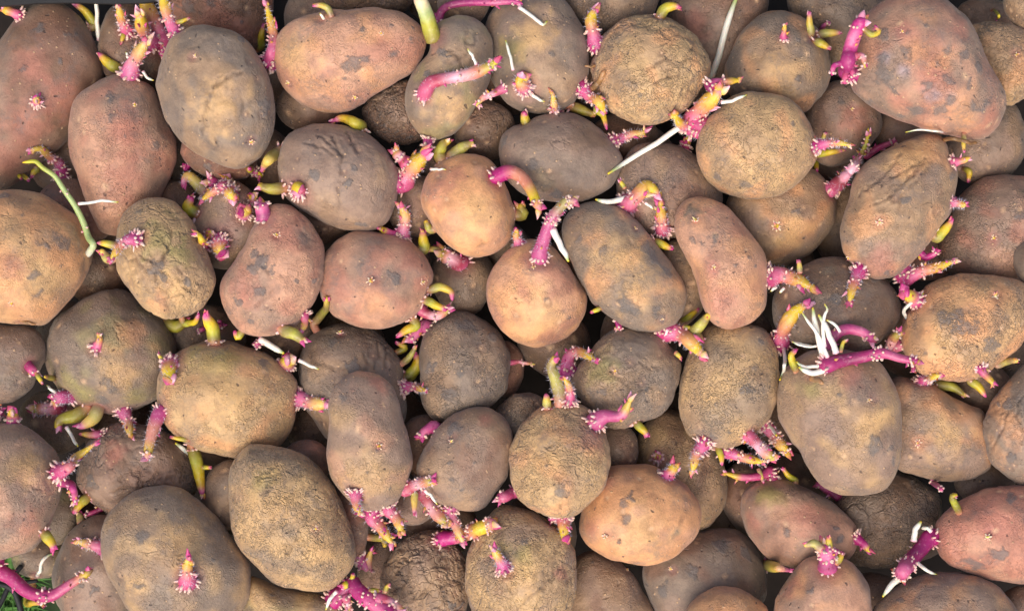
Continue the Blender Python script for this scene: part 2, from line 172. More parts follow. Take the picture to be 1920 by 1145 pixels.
# ---------------------------------------------------------------- sprouts
# kind radii x,y x,y ...   [L=lift] [S=spikes] [H=hair] [+ = hangs on the sprout before it]
SPR = """
star 11 70,190 70,184 L=20
s 10-8 38,30 20,22 2,16
s 12-5 112,308 92,292 75,279 52,284 H
y 8-4 70,318 64,322 58,334
y 5-3 46,352 41,336
y 5-3 56,352 56,339
g 7-4 183,470 168,448 157,416 147,395 136,377 115,348 102,330 79,314 67,303 42,305 L=40
+w 4-3 147,382 185,377 222,379
w 6-5 183,72 182,40 180,5 178,-10 L=20
y 10-5 178,48 160,22 136,6
s 17-9 245,146 247,124 262,98 276,76 L=50 H
+w 4-3 268,134 276,146 288,151
+w 4-3 242,112 236,98
y 12-3 224,132 203,118 184,99
s 15-10 285,84 267,52 262,24 L=60 H
s 17-12 308,88 293,50 281,25 270,0 266,-15 L=40 H
s 12-9 330,62 316,35 306,0 303,-12
+y 5-2 330,42 342,40 356,33
s 12-6 240,60 228,36 222,10 L=50 H
m 9-8 318,72 303,106 L=20
y 5-3 234,58 226,84
e 6 252,203
e 5 363,107
e 8 472,268
s 13-5 505,118 513,72 506,36 498,4 L=20
y 8-3 491,100 489,75 495,44
y 7-3 624,28 610,13 598,10 586,12
e 7 538,159
e 5 714,70
w 4-3 604,36 600,25
e 6 672,199
y 12-3 678,238 655,225 640,222 621,229
q 16-12 812,72 803,40 790,5 785,-12 L=30
m 8-6 822,44 828,22 845,10 880,5 920,5 965,3 980,8 L=30
+w 5-4 973,14 1000,32 1018,47 1026,40
p 12-10 794,181 806,158 834,148 873,141 912,128 936,112 L=60
+w 4-3 893,122 888,108 877,92
star 17 985,168 975,150 983,138 L=30 H
+w 4-3 962,132 956,105 948,76
+p 8-4 948,164 925,176 905,184 893,200
+w 5-3 988,172 1005,182 1021,191
s 15-8 1118,90 1112,60 1108,38 1116,16 L=25 H
s 11-4 1040,212 1038,190 1036,170 L=15
y 10-7 984,228 983,210 L=15
s 14-6 1094,163 1105,180 1122,190 1133,210 L=15 H
y 7-3 1118,205 1130,215 1138,243
o 11-9 1074,200 1095,208 1116,216
d 6-5 1108,168 1122,155 1134,132 L=18
d 3-2 1112,124 1096,124
y 11-3 1236,32 1246,18 1262,12 1278,15
w 7-6 1333,150 1345,110 1362,50 1383,-10 L=90
s 17-13 1298,224 1318,200 1335,185 1352,168 L=70 H
+s 11-4 1326,166 1342,156 1365,153 1391,150
+w 5-3 1352,192 1375,188 1400,178
+w 6-4 1297,225 1240,262 1172,305 1140,326
star 13 1290,242 1272,228 1262,210 L=20 H
star 11 1288,268 1288,258 L=10
s 12-4 1168,258 1185,252 1200,250 1216,245 H
s 7-3 1467,70 1470,58 1473,44 L=15
y 8-4 1524,68 1518,46 1518,22 L=15
y 9-3 1534,65 1555,62 1579,62
y 9-3 1526,76 1545,85 1558,93
m 6-3 1536,58 1545,48 1557,42
m 15-12 1585,146 1590,115 1597,80 1612,45 1622,36 L=60
+y 6-4 1618,52 1635,66 1648,60 1640,48
+m 6-4 1580,118 1563,125 1560,142
+p 6-4 1598,108 1617,104 1622,128
+m 8-5 1588,130 1583,158
+m 6-4 1595,125 1602,146
e 5 1692,62
e 6 1905,100
y 3-2 1862,18 1873,30 1868,38
e 5 1597,205
s 11-3 1524,276 1545,270 1570,268 1598,273
y 8-3 1528,290 1560,285 1585,282
y 6-3 1529,300 1532,322
y 5-3 1538,262 1548,248
p 13-5 1558,357 1590,325 1612,295 1625,265 1628,240 L=40
m 9-4 1624,292 1650,276 1682,264
y 9-4 1566,362 1577,335 1584,317 L=10
w 3-2 1765,247 1725,243 1698,248
d 4-3 1776,258 1805,265 1832,268
y 5-3 1806,266 1808,286
s 10-3 1786,305 1802,302 1821,295
y 7-4 1803,316 1817,322 1815,342
s 9-5 1786,380 1800,382 1813,386 H
y 11-4 1756,446 1772,430 1787,410
m 8-5 1735,482 1752,476 1757,465
s 16-5 1698,522 1730,508 1760,500 1793,488 L=25 H
star 18 1706,556 1693,546 L=25
w 5-3 1690,592 1702,574 1732,550
e 9 1867,553
e 7 1865,447
e 8 1650,418
e 11 1453,422
e 5 1590,485
s 20-7 1444,520 1465,515 1495,525 1526,541 L=20 H
+y 6-5 1500,512 1498,487
+w 4-3 1455,538 1445,546
+w 4-3 1470,540 1462,549
s 13-5 1613,504 1605,520 1597,545 1592,572 L=15 H
s 17-10 1462,642 1472,612 1490,585 1515,568 L=50 H
+w 5-4 1469,650 1472,685 1462,712
+w 3-2 1485,640 1505,645 1528,648
y 8-5 1478,680 1488,660 1494,655
m 14-6 1545,686 1580,676 1620,668 1655,662 1690,672 1729,678 L=40 C
+w 6-4 1543,668 1531,620 1524,577
+w 5-3 1552,670 1535,630 1503,585
+w 6-4 1568,662 1552,620 1535,590
+w 5-3 1546,650 1542,602 1552,580 1546,570
+w 5-4 1545,685 1510,688 1494,678
+w 6-4 1550,693 1520,698 1498,688
+w 4-3 1575,622 1562,605 1550,600
+w 3-2 1532,648 1510,650 1485,640
+y 4-3 1576,660 1582,640 1590,637
m 12-8 1548,652 1568,626 1590,617 1620,624 1640,640 L=30
p 9-8 1668,652 1675,635 1691,619
d 7-3 1526,708 1545,720
e 5 1633,745
e 8 1722,828
s 12-4 1724,716 1742,708 1769,701
o 11-4 1752,722 1785,725 1811,743
y 9-3 1820,713 1835,725 1849,744
s 9-4 1837,692 1850,705 1866,722
o 8-7 1870,684 1890,677 1908,676
m 5-4 1704,690 1712,698
y 13-6 372,347 352,330 342,348 H
m 12-10 405,345 388,336
s 13-4 426,346 400,360 375,378 H
star 15 432,352 430,362 443,376 L=15 H
star 11 425,338 424,330 L=10
y 13-8 366,402 352,386 360,370
m 5-4 349,318 343,306
y 12-4 526,282 510,294 497,308 490,322
y 8-5 478,322 468,316
star 10 487,330 485,322 L=8
star 18 458,402 458,392 L=16
star 12 474,372 474,364 L=10
m 15-12 496,408 488,380
o 12-7 532,352 506,354 484,348
s 9-5 382,462 373,440 364,438
star 12 393,446 394,434 L=15
star 19 408,450 411,462 418,482 L=22 H
s 12-4 260,446 235,452 220,468 205,492 L=18
+y 8-3 220,461 200,457 182,455
o 10-8 203,486 190,470
e 7 520,440
e 6 20,569
d 4-2 40,606 53,604 68,608
star 18 558,362 559,352 566,362 L=18
s 19-13 757,342 768,322 785,302 800,288 L=35 H
+p 12-8 764,308 747,292 738,279
+w 4-2 808,317 836,318
star 11 797,290 800,282 L=10
o 13-8 823,288 832,270 843,264
o 13-6 846,294 868,276 888,268
m 15-8 926,334 955,322 978,332 994,354 1008,384 1016,394 L=45 Y
m 14-8 1010,484 1018,455 1030,420 1045,395 1062,379 1082,376 L=60 H C O
+w 7-4 1036,430 1052,460 1066,490
e 6 999,497
s 18-10 1172,388 1192,370 1215,350 1236,366 L=30 H
+w 6-4 1174,372 1140,378 1117,374
+y 5-3 1172,353 1161,337
+w 4-2 1210,380 1225,392
s 14-7 1242,434 1240,405 1237,378 L=20
e 5 1193,427
e 4 1238,598
y 5-3 1122,580 1107,586
m 7-5 1154,604 1161,618
y 9-5 1230,454 1247,461 1262,467
e 8 1303,414
e 6 1337,502
s 19-9 1248,620 1275,626 1300,646 1319,668 L=30 H
+y 5-4 1280,612 1300,616
+y 5-4 1266,660 1278,672
+w 4-3 1252,618 1242,632
o 12-8 1298,630 1314,608 1329,590
y 7-3 1278,604 1290,595 1311,578
s 15-4 1064,697 1066,670 1085,659 1122,677 L=25 H
o 13-11 1052,745 1042,712 1033,685 1041,670 L=45 H
s 11-3 1070,752 1067,725 1055,704 L=25
y 9-4 1028,755 1024,738
h 16-5 1112,792 1135,780 1165,778 1184,746 L=40
e 6 1150,695
y 9-6 1192,794 1208,808 1215,818
s 13-5 1325,828 1308,846 1302,865 1298,887 L=12 H
m 12-9 1316,838 1325,826
y 7-3 1344,842 1352,856 1354,872
s 13-5 1362,846 1390,856 1436,867 L=10
p 11-10 1404,815 1425,838 1452,862
s 12-9 1438,800 1458,826 1480,852 C
+w 5-4 1440,795 1456,816
m 8-6 1436,842 1450,868
h 11-4 1446,884 1420,893 1385,893 1355,885 L=20
+y 5-4 1422,878 1432,905
y 7-3 1492,900 1477,890 1467,875
m 9-6 1572,932 1545,915 1530,904
star 11 1232,860 1232,852 L=10
s 13-8 1248,892 1261,880 1265,868 L=8
e 6 1138,1003
m 17-13 1550,1064 1550,1040 1543,1022 L=25 C
+o 9-5 1542,1030 1525,1018 1508,1022
+y 7-5 1556,1028 1553,1004
+y 8-4 1566,1056 1574,1046 1581,1034
+m 9-6 1560,1040 1568,1028
h 11-4 1605,1008 1618,1018 1633,1036
m 15-13 1748,1002 1725,1030 1700,1060 1690,1076 L=25 C
+w 6-5 1713,1014 1716,995 1727,977
+w 5-4 1746,996 1738,990 1728,990
+w 7-3 1690,1078 1672,1095 1655,1118
+w 5-3 1716,1050 1735,1066 1756,1076
e 7 1853,1000
y 12-3 1436,1058 1460,1064 1486,1070
e 5 1260,1066
e 4 1180,1064
s 10-3 183,654 186,640 187,624 L=15
star 20 324,678 317,690 320,716 L=35 H
+y 4-3 306,676 296,664
m 10-8 56,684 66,704
+y 5-4 68,700 80,720
o 6-4 100,714 84,706
m 14-11 132,744 112,744 98,750 H
+w 4-3 104,736 88,722
p 14-10 112,764 85,766 58,768 L=15 H
o 15-9 164,764 140,780 115,786 106,802 L=10
+w 5-3 124,800 136,818 146,836
y 14-6 184,763 175,784 148,802
star 15 24,776 22,768 L=12
m 12-8 -8,772 6,774
s 13-5 230,768 240,790 245,820 H
s 10-3 188,812 170,815 149,812
s 14-4 124,884 140,860 160,845 182,828 L=10 H
m 15-7 303,768 290,795 282,825 274,864 L=25 H Y
y 5-3 352,826 335,822 319,818
w 6-4 362,854 345,842 329,830 L=12
y 13-5 362,842 370,870 375,900 380,932 L=12
+y 5-4 378,876 396,876
m 9-5 128,898 140,925 140,945
y 10-4 162,930 146,950 137,962
o 9-7 152,978 148,960
m 7-4 186,955 170,962 156,964
s 15-4 196,1026 170,1020 141,1012 L=8
y 11-7 88,1000 95,1015 102,1030
w 5-4 70,1080 84,1046 100,1037 L=10
m 16-7 -8,1068 20,1082 55,1110 95,1116 130,1096 174,1067 L=45 C B
y 8-4 50,1128 75,1130 84,1136
s 16-5 352,1088 351,1066 353,1042 L=30
o 15-10 308,604 330,612 350,600
y 7-4 345,606 366,603 373,588
y 14-4 402,642 398,615 390,600 384,587 L=10
m 6-4 390,612 370,622
m 8-7 404,612 416,606
y 8-6 446,632 440,620
o 9-9 588,608 602,590 612,575 612,558 L=18
s 9-3 583,594 572,608 563,624
o 13-8 528,618 555,628 570,642
star 20 546,684 543,668 L=22
+w 5-3 560,675 580,684 598,692
+w 7-5 486,636 508,648 532,662
+m 8-6 486,648 478,640
s 14-11 556,744 585,755 616,758 L=15
e 8 700,525
e 7 795,528
e 7 640,623
e 8 713,837
e 6 845,822
e 6 593,995
s 14-7 754,442 760,408 751,383 L=25 H
h 11-4 756,440 735,438 709,427
y 12-5 796,464 793,446 793,430
o 9-7 806,430 798,414
p 17-12 862,492 842,482 822,472 L=12 H
+y 7-4 826,472 812,467 799,471
y 9-5 805,545 825,538 846,548 848,562
y 9-6 800,562 816,572 838,580
p 10-7 796,586 818,592 846,576
m 14-9 794,608 777,626 765,642
y 10-4 780,610 760,620 744,632
y 7-4 760,652 742,640
o 7-5 754,682 770,666 780,648
y 13-4 764,706 779,690 783,672 774,660
s 11-3 756,726 775,725 802,732
s 12-4 668,924 668,945 676,967 L=10
p 13-8 760,916 785,906 818,899 L=18
+w 4-3 796,918 808,930 820,945
y 8-4 776,924 777,945 777,966
s 14-6 726,952 745,975 754,1002 H
s 16-5 698,972 715,990 738,1022
o 8-7 716,1010 722,1024
s 10-4 690,1066 692,1045 698,1026
m 9-7 672,1052 682,1066
p 12-10 794,924 812,955 840,985
s 14-5 842,962 855,985 871,1022 L=15
m 13-13 824,1010 860,1005 900,990 930,978 L=25 C Y
m 11-9 960,924 945,932 934,930
star 16 1056,970 1057,990 1060,1014 L=12 H
m 8-6 1042,968 1028,974
s 12-6 946,1066 938,1050 924,1026 L=20
m 16-14 652,1088 680,1115 710,1136 745,1156 L=35 C
+w 5-4 632,1108 620,1122 611,1142
+y 9-7 655,1094 640,1100
+y 6-5 660,1092 662,1074
+y 6-4 692,1106 716,1108
+y 5-3 722,1110 726,1098 732,1096
+p 8-6 648,1116 655,1146
+p 10-6 705,1122 730,1126 762,1152
m 12-8 814,798 795,810 788,824
s 11-4 974,458 968,441 971,429
o 13-11 980,402 975,384
p 5-2 972,678 990,681 1004,683
m 6-4 1750,904 1766,917
o 8-6 1776,934 1794,928
"""

# potatoes of the layer below that show in the gaps
FILL = {
116: "dark potato glimpsed at the top edge right of the thick pale stem",
124: "shadowed potato in the narrow gap between the top left potato and the tall sprout cluster",
125: "shadowed potato glimpsed just left of the cracked olive brown potato",
126: "dark potato in the gap between the cracked olive and the long orange potato",
128: "shadowed potato between the kidney shaped potato and the one with the round scar",
129: "dark potato in the vertical gap left of the golden tan potato with the dry twig",
130: "dark potato in the gap behind the long white root at the top",
133: "dark potato just beside the upper right rim of the huge mottled one",
136: "dark potato in the gap beneath the arching pink tipped bud at left",
137: "shadowed potato in the gap between the rosy one and the purple sprout cluster",
138: "dark potato in the gap right of the purple sprout cluster at left",
139: "dark potato just above the round purplish star sprouted one",
140: "dark potato in the gap between the round purplish and the bright orange one",
142: "dark potato in the gap left of the round yellowish tan potato",
144: "dark potato under the sprouts left of the large wavy wrinkled potato",
145: "dark potato in the gap right of the large wavy wrinkled potato",
148: "dark potato in the gap left of the wrinkled yellow patched potato",
151: "dark potato behind the hairy pink sprout below the round purplish one",
152: "dark potato in the gap below the bright orange potato",
153: "dark potato behind the tall magenta sprout near the centre",
154: "dark potato above the gap left of the pink bean shaped potato",
155: "dark potato in the gap under the smooth tan pale eyed potato",
156: "dark potato in the gap under the pink tipped sprouts at right",
160: "dark potato in the thin gap left of the round greenish brown one",
162: "dark potato under the yellow buds below the rosy bean shaped one",
163: "dark potato under the pale stem below the pink brown two eyed one",
164: "dark potato behind the curly green buds near the centre",
166: "dark potato in the gap under the large oval peeling potato",
167: "dark potato in the gap under the pink bean shaped potato",
168: "dark potato beneath the bundle of white roots",
169: "dark potato in the gap left of the orange flaky potato",
170: "dark potato near the right edge below the orange flaky potato",
172: "dark potato under the long purple sprouts near the left edge",
173: "dark potato behind the dangling yellow green bud at lower left",
175: "dark potato in the slit right of the upright oblong potato",
178: "dark potato deep among the pink sprouts below the upright oval one",
179: "dark potato deep beneath the pink sprouts left of the pale potato",
180: "dark potato in the slit below the pale potato and the tapering one",
184: "dark potato below the purple sprouts right of the left edge potato",
187: "dark potato behind the magenta sprouts right of the large tan rough one",
188: "dark potato beneath the chain of magenta sprouts above the shrivelled one",
189: "dark potato in the gap left of the glossy orange yellow one",
190: "dark potato in the gap below the glossy orange yellow one",
191: "dark potato in the gap above the dark purplish grey one",
193: "dark potato in the gap below the magenta stem with white roots",
203: "dark potato in the gap right of the magenta crowned rosy potato",
}
random.seed(7)
rng = np.random.default_rng(7)

def lin(r, g, b):
    f = lambda c: (c / 255.0) / 12.92 if c / 255.0 <= 0.04045 else ((c / 255.0 + 0.055) / 1.055) ** 2.4
    return np.array([f(r), f(g), f(b)])

# ---------------------------------------------------------------- noise in numpy
_perm = rng.permutation(256)
_perm = np.concatenate([_perm, _perm, _perm])
_grad = rng.normal(size=(256, 3)); _grad /= np.linalg.norm(_grad, axis=1)[:, None]
def perlin(p):
    i = np.floor(p).astype(int); f = p - i; i &= 255
    u = f * f * f * (f * (f * 6 - 15) + 10)
    out = np.zeros(len(p))
    for dx in (0, 1):
        for dy in (0, 1):
            for dz in (0, 1):
                h = _perm[_perm[_perm[(i[:, 0] + dx) & 255] + ((i[:, 1] + dy) & 255)] + ((i[:, 2] + dz) & 255)]
                g = _grad[h]
                d = (g[:, 0] * (f[:, 0] - dx) + g[:, 1] * (f[:, 1] - dy) + g[:, 2] * (f[:, 2] - dz))
                w = (u[:, 0] if dx else 1 - u[:, 0]) * (u[:, 1] if dy else 1 - u[:, 1]) * (u[:, 2] if dz else 1 - u[:, 2])
                out += w * d
    return out * 1.6
def sstep(a, b, x):
    t = np.clip((x - a) / (b - a), 0, 1)
    return t * t * (3 - 2 * t)

# ---------------------------------------------------------------- materials
class N:
    def __init__(self, name):
        self.m = bpy.data.materials.new(name); self.m.use_nodes = True
        self.t = self.m.node_tree; self.t.nodes.clear()
        self.out = self.t.nodes.new("ShaderNodeOutputMaterial")
    def n(self, kind, **kw):
        x = self.t.nodes.new(kind)
        for k, v in kw.items(): setattr(x, k, v)
        return x
    def l(self, a, b): self.t.links.new(a, b)
    def math(self, op, a, b=None, c=None):
        x = self.n("ShaderNodeMath", operation=op)
        for i, v in enumerate((a, b, c)):
            if v is None: continue
            if hasattr(v, "links"): self.l(v, x.inputs[i])
            else: x.inputs[i].default_value = v
        return x.outputs[0]
    def ramp(self, v, a, b, lo=0.0, hi=1.0):
        x = self.n("ShaderNodeMapRange", interpolation_type='SMOOTHSTEP')
        self.l(v, x.inputs[0])
        for i, w in zip((1, 2, 3, 4), (a, b, lo, hi)): x.inputs[i].default_value = w
        return x.outputs[0]
    def noise(self, vec, scale, detail=3, rough=0.55, dist=0.0):
        x = self.n("ShaderNodeTexNoise"); self.l(vec, x.inputs["Vector"])
        x.inputs["Scale"].default_value = scale; x.inputs["Detail"].default_value = detail
        x.inputs["Roughness"].default_value = rough; x.inputs["Distortion"].default_value = dist
        return x
    def voro(self, vec, scale, feat='F1', rand=1.0):
        x = self.n("ShaderNodeTexVoronoi", feature=feat); self.l(vec, x.inputs["Vector"])
        x.inputs["Scale"].default_value = scale; x.inputs["Randomness"].default_value = rand
        return x
    def mix(self, fac, a, b, mode='MIX'):
        x = self.n("ShaderNodeMix", data_type='RGBA', blend_type=mode)
        for k, v in ((0, fac), (6, a), (7, b)):
            if hasattr(v, "links"): self.l(v, x.inputs[k])
            elif k == 0: x.inputs[k].default_value = v
            else: x.inputs[k].default_value = (*v, 1.0)
        return x.outputs[2]
    def vadd(self, a, b, scale=None):
        x = self.n("ShaderNodeVectorMath", operation='MULTIPLY_ADD' if scale is not None else 'ADD')
        self.l(a, x.inputs[0])
        if scale is not None:
            x.inputs[1].default_value = (scale,) * 3
            self.l(b, x.inputs[2])
        else: self.l(b, x.inputs[1])
        return x.outputs[0]

def skin_material():
    q = N("potato_skin")
    tc = q.n("ShaderNodeTexCoord"); oi = q.n("ShaderNodeObjectInfo")
    off = q.n("ShaderNodeCombineXYZ")
    for i, k in enumerate((13.0, 7.0, 19.0)): q.l(q.math('MULTIPLY', oi.outputs["Random"], k), off.inputs[i])
    P = q.vadd(tc.outputs["Object"], off.outputs[0])
    col = q.n("ShaderNodeAttribute", attribute_name="Col").outputs["Color"]
    msk = q.n("ShaderNodeAttribute", attribute_name="Mask")          # r dirt, g wrinkle, b russet
    sp = q.n("ShaderNodeSeparateColor"); q.l(msk.outputs["Color"], sp.inputs[0])
    dirt, wr, ru = sp.outputs
    # warped coordinates for creases
    w1 = q.noise(P, 70, 3); w1v = w1.outputs["Color"]
    PW = q.vadd(w1v, P, 0.012)
    w2 = q.noise(P, 300, 2); PW2 = q.vadd(w2.outputs["Color"], PW, 0.0022)
    PW3 = q.vadd(q.noise(P, 34, 2).outputs["Color"], PW2, 0.030)
    # colour variation
    n_mid = q.noise(PW, 95, 5, 0.62).outputs["Fac"]
    n_fine = q.noise(P, 520, 4, 0.7, 0.6).outputs["Fac"]
    n_patch = q.noise(PW, 45, 4, 0.6).outputs["Fac"]
    c = q.mix(q.ramp(n_mid, 0.30, 0.72, 0.0, 1.0), q.mix(1.0, col, (0.78, 0.75, 0.74), 'MULTIPLY'), q.mix(1.0, col, (1.16, 1.14, 1.09), 'MULTIPLY'))
    c = q.mix(q.ramp(n_fine, 0.42, 0.7, 0.0, 0.30), c, q.mix(1.0, col, (1.5, 1.42, 1.30), 'MULTIPLY'))
    c = q.mix(q.ramp(n_fine, 0.48, 0.25, 0.0, 0.30), c, q.mix(1.0, col, (0.55, 0.5, 0.5), 'MULTIPLY'))
    # greyish soil film in broad patches
    film = q.math('MULTIPLY', q.ramp(n_patch, 0.50, 0.66), q.ramp(q.noise(PW2, 260, 4, 0.7).outputs["Fac"], 0.32, 0.62))
    c = q.mix(q.math('MULTIPLY', film, 0.5), c, tuple(lin(112, 102, 96)))
    # dirt stuck to the skin, ragged edge
    dn = q.noise(PW2, 240, 5, 0.75, 0.4).outputs["Fac"]
    d = q.ramp(q.math('ADD', dirt, q.math('MULTIPLY', q.math('SUBTRACT', dn, 0.5), 1.5)), 0.34, 0.98)
    dcol = q.mix(q.noise(P, 420, 3).outputs["Fac"], tuple(lin(78, 74, 72)), tuple(lin(126, 118, 112)))
    c = q.mix(q.math('MULTIPLY', d, 0.74), c, dcol)
    # crease network (distance to voronoi edges), masked
    ve = q.voro(PW3, 62, 'DISTANCE_TO_EDGE').outputs["Distance"]
    ve2 = q.voro(PW2, 190, 'DISTANCE_TO_EDGE').outputs["Distance"]
    cmask = q.ramp(q.math('ADD', q.noise(P, 38, 2).outputs["Fac"], q.math('MULTIPLY', q.math('SUBTRACT', wr, 0.5), 0.42)), 0.47, 0.60)
    brk = q.ramp(q.noise(PW, 130, 2).outputs["Fac"], 0.44, 0.62)
    wid = q.math('MULTIPLY_ADD', brk, 0.085, 0.012)
    lin_ = q.n("ShaderNodeMapRange", interpolation_type='SMOOTHSTEP'); q.l(ve, lin_.inputs[0]); lin_.inputs[1].default_value = 0.0
    q.l(wid, lin_.inputs[2]); lin_.inputs[3].default_value = 1.0; lin_.inputs[4].default_value = 0.0
    crease = q.math('MULTIPLY', q.math('MULTIPLY', lin_.outputs[0], cmask), q.math('MULTIPLY_ADD', brk, 0.85, 0.15))
    crease2 = q.math('MULTIPLY', q.ramp(ve2, 0.0, 0.16, 1.0, 0.0), q.math('MULTIPLY', cmask, wr))
    c = q.mix(q.math('MULTIPLY', crease, q.math('MULTIPLY_ADD', wr, 0.5, 0.05)), c, q.mix(1.0, col, (0.30, 0.27, 0.26), 'MULTIPLY'))
    # worm-like flaking of russet skin
    rn = q.noise(q.vadd(w2.outputs["Color"], P, 0.0042), 235, 2, 0.5, 0.9).outputs["Fac"]
    ridge = q.ramp(q.math('ABSOLUTE', q.math('SUBTRACT', rn, 0.5)), 0.0, 0.065, 1.0, 0.0)
    rmask = q.math('MULTIPLY', ru, q.ramp(q.noise(P, 52, 3).outputs["Fac"], 0.36, 0.56))
    flake = q.math('MULTIPLY', ridge, rmask)
    c = q.mix(q.math('MULTIPLY', flake, 0.55), c, q.mix(1.0, col, (1.55, 1.45, 1.25), 'MULTIPLY'))
    # lenticels: pale specks, and dark pinholes
    v1 = q.voro(P, 210); vc = q.n("ShaderNodeSeparateColor"); q.l(v1.outputs["Color"], vc.inputs[0])
    lent = q.math('MULTIPLY', q.ramp(v1.outputs["Distance"], 0.10, 0.20, 1.0, 0.0), q.ramp(vc.outputs[0], 0.62, 0.66))
    c = q.mix(q.math('MULTIPLY', lent, 0.75), c, tuple(lin(206, 168, 128)))
    v2 = q.voro(PW, 150); vd = q.n("ShaderNodeSeparateColor"); q.l(v2.outputs["Color"], vd.inputs[0])
    pit = q.math('MULTIPLY', q.ramp(v2.outputs["Distance"], 0.08, 0.18, 1.0, 0.0), q.ramp(vd.outputs[1], 0.72, 0.76))
    c = q.mix(q.math('MULTIPLY', pit, 0.7), c, tuple(lin(70, 55, 48)))
    # relief
    h = q.math('MULTIPLY', q.math('MULTIPLY', crease, q.math('ADD', wr, 0.10)), -0.75)
    h = q.math('ADD', h, q.math('MULTIPLY', crease2, -0.30))
    h = q.math('ADD', h, q.math('MULTIPLY', flake, 0.62))
    h = q.math('ADD', h, q.math('MULTIPLY', n_mid, 0.36))
    h = q.math('ADD', h, q.math('MULTIPLY', n_fine, 0.24))
    h = q.math('ADD', h, q.math('MULTIPLY', lent, 0.22))
    h = q.math('ADD', h, q.math('MULTIPLY', pit, -0.35))
    h = q.math('ADD', h, q.math('MULTIPLY', d, q.math('MULTIPLY', dn, 0.45)))
    bump = q.n("ShaderNodeBump"); q.l(h, bump.inputs["Height"])
    bump.inputs["Strength"].default_value = 1.0
    bump.inputs["Distance"].default_value = 0.0018
    b = q.n("ShaderNodeBsdfPrincipled")
    q.l(c, b.inputs["Base Color"]); q.l(bump.outputs[0], b.inputs["Normal"])
    q.l(q.ramp(n_patch, 0.35, 0.7, 0.44, 0.66), b.inputs["Roughness"])
    b.inputs["Specular IOR Level"].default_value = 0.42
    b.inputs["Sheen Weight"].default_value = 0.16
    b.inputs["Sheen Roughness"].default_value = 0.45
    q.l(b.outputs[0], q.out.inputs[0])
    return q.m

def sprout_material(name, rough=0.42, sss=0.25, mottle=True):
    q = N(name)
    tc = q.n("ShaderNodeTexCoord")
    col = q.n("ShaderNodeAttribute", attribute_name="Col").outputs["Color"]
    P = tc.outputs["Object"]
    n1 = q.noise(P, 420, 3, 0.6).outputs["Fac"]
    n2 = q.noise(P, 900, 3, 0.6).outputs["Fac"]
    c = col
    if mottle:
        c = q.mix(q.ramp(n1, 0.56, 0.70, 0.0, 0.40), c, q.mix(1.0, col, (0.62, 0.30, 0.50), 'MULTIPLY'))
        c = q.mix(q.ramp(n1, 0.46, 0.30, 0.0, 0.30), c, q.mix(0.5, col, (0.85, 0.66, 0.62)))
    bump = q.n("ShaderNodeBump"); q.l(n2, bump.inputs["Height"])
    bump.inputs["Strength"].default_value = 0.35; bump.inputs["Distance"].default_value = 0.0006
    b = q.n("ShaderNodeBsdfPrincipled")
    q.l(c, b.inputs["Base Color"]); q.l(bump.outputs[0], b.inputs["Normal"])
    b.inputs["Roughness"].default_value = rough
    b.inputs["Subsurface Weight"].default_value = sss
    b.inputs["Subsurface Radius"].default_value = (1.0, 0.5, 0.35)
    b.inputs["Subsurface Scale"].default_value = 0.0012
    q.l(b.outputs[0], q.out.inputs[0])
    return q.m

def plain_material(name, colour, rough=0.6, scale=60.0, var=0.25):
    q = N(name); tc = q.n("ShaderNodeTexCoord")
    n1 = q.noise(tc.outputs["Object"], scale, 4).outputs["Fac"]
    c = q.mix(n1, tuple(np.array(colour) * (1 - var)), tuple(np.array(colour) * (1 + var)))
    b = q.n("ShaderNodeBsdfPrincipled"); q.l(c, b.inputs["Base Color"])
    b.inputs["Roughness"].default_value = rough
    bump = q.n("ShaderNodeBump"); q.l(n1, bump.inputs["Height"]); bump.inputs["Strength"].default_value = 0.3
    bump.inputs["Distance"].default_value = 0.001
    q.l(bump.outputs[0], b.inputs["Normal"])
    q.l(b.outputs[0], q.out.inputs[0])
    return q.m

M_SKIN = skin_material()
M_SPROUT = sprout_material("sprout_flesh")
M_ROOT = sprout_material("root_flesh", 0.38, 0.35, False)
M_HAIR = plain_material("sprout_hair", (0.72, 0.66, 0.74), 0.6)
M_PLASTIC = plain_material("black_plastic", (0.008, 0.008, 0.008), 0.65, 120)
M_SOIL = plain_material("dark_soil", (0.030, 0.020, 0.014), 0.9, 90, 0.5)
M_GRASS = plain_material("grass_blades", (0.07, 0.17, 0.03), 0.5, 40, 0.4)
M_TURF = plain_material("turf_soil", (0.03, 0.055, 0.018), 0.9, 60, 0.4)
M_CARD = plain_material("tan_card", (0.26, 0.19, 0.12), 0.8, 60, 0.15)

PAL = {'T': (158, 128, 97), 'Y': (184, 150, 105), 'O': (206, 150, 102), 'R': (174, 118, 96), 'B': (116, 92, 72),
       'G': (130, 113, 97), 'P': (145, 120, 102), 'K': (132, 98, 78), 'V': (146, 134, 90), 'S': (186, 140, 112)}
def dusty(c, f=0.05):
    l = c @ np.array([0.25, 0.6, 0.15]); return c * (1 - f) + l * np.array([1.06, 1.0, 0.93]) * f
PAL = {k: dusty(lin(*v)) for k, v in PAL.items()}
SPOT = {'r': lin(176, 116, 98), 'y': lin(202, 162, 108), 'v': lin(146, 136, 80), 'o': lin(204, 148, 104), 'g': lin(150, 142, 150), 'c': lin(122, 106, 84)}

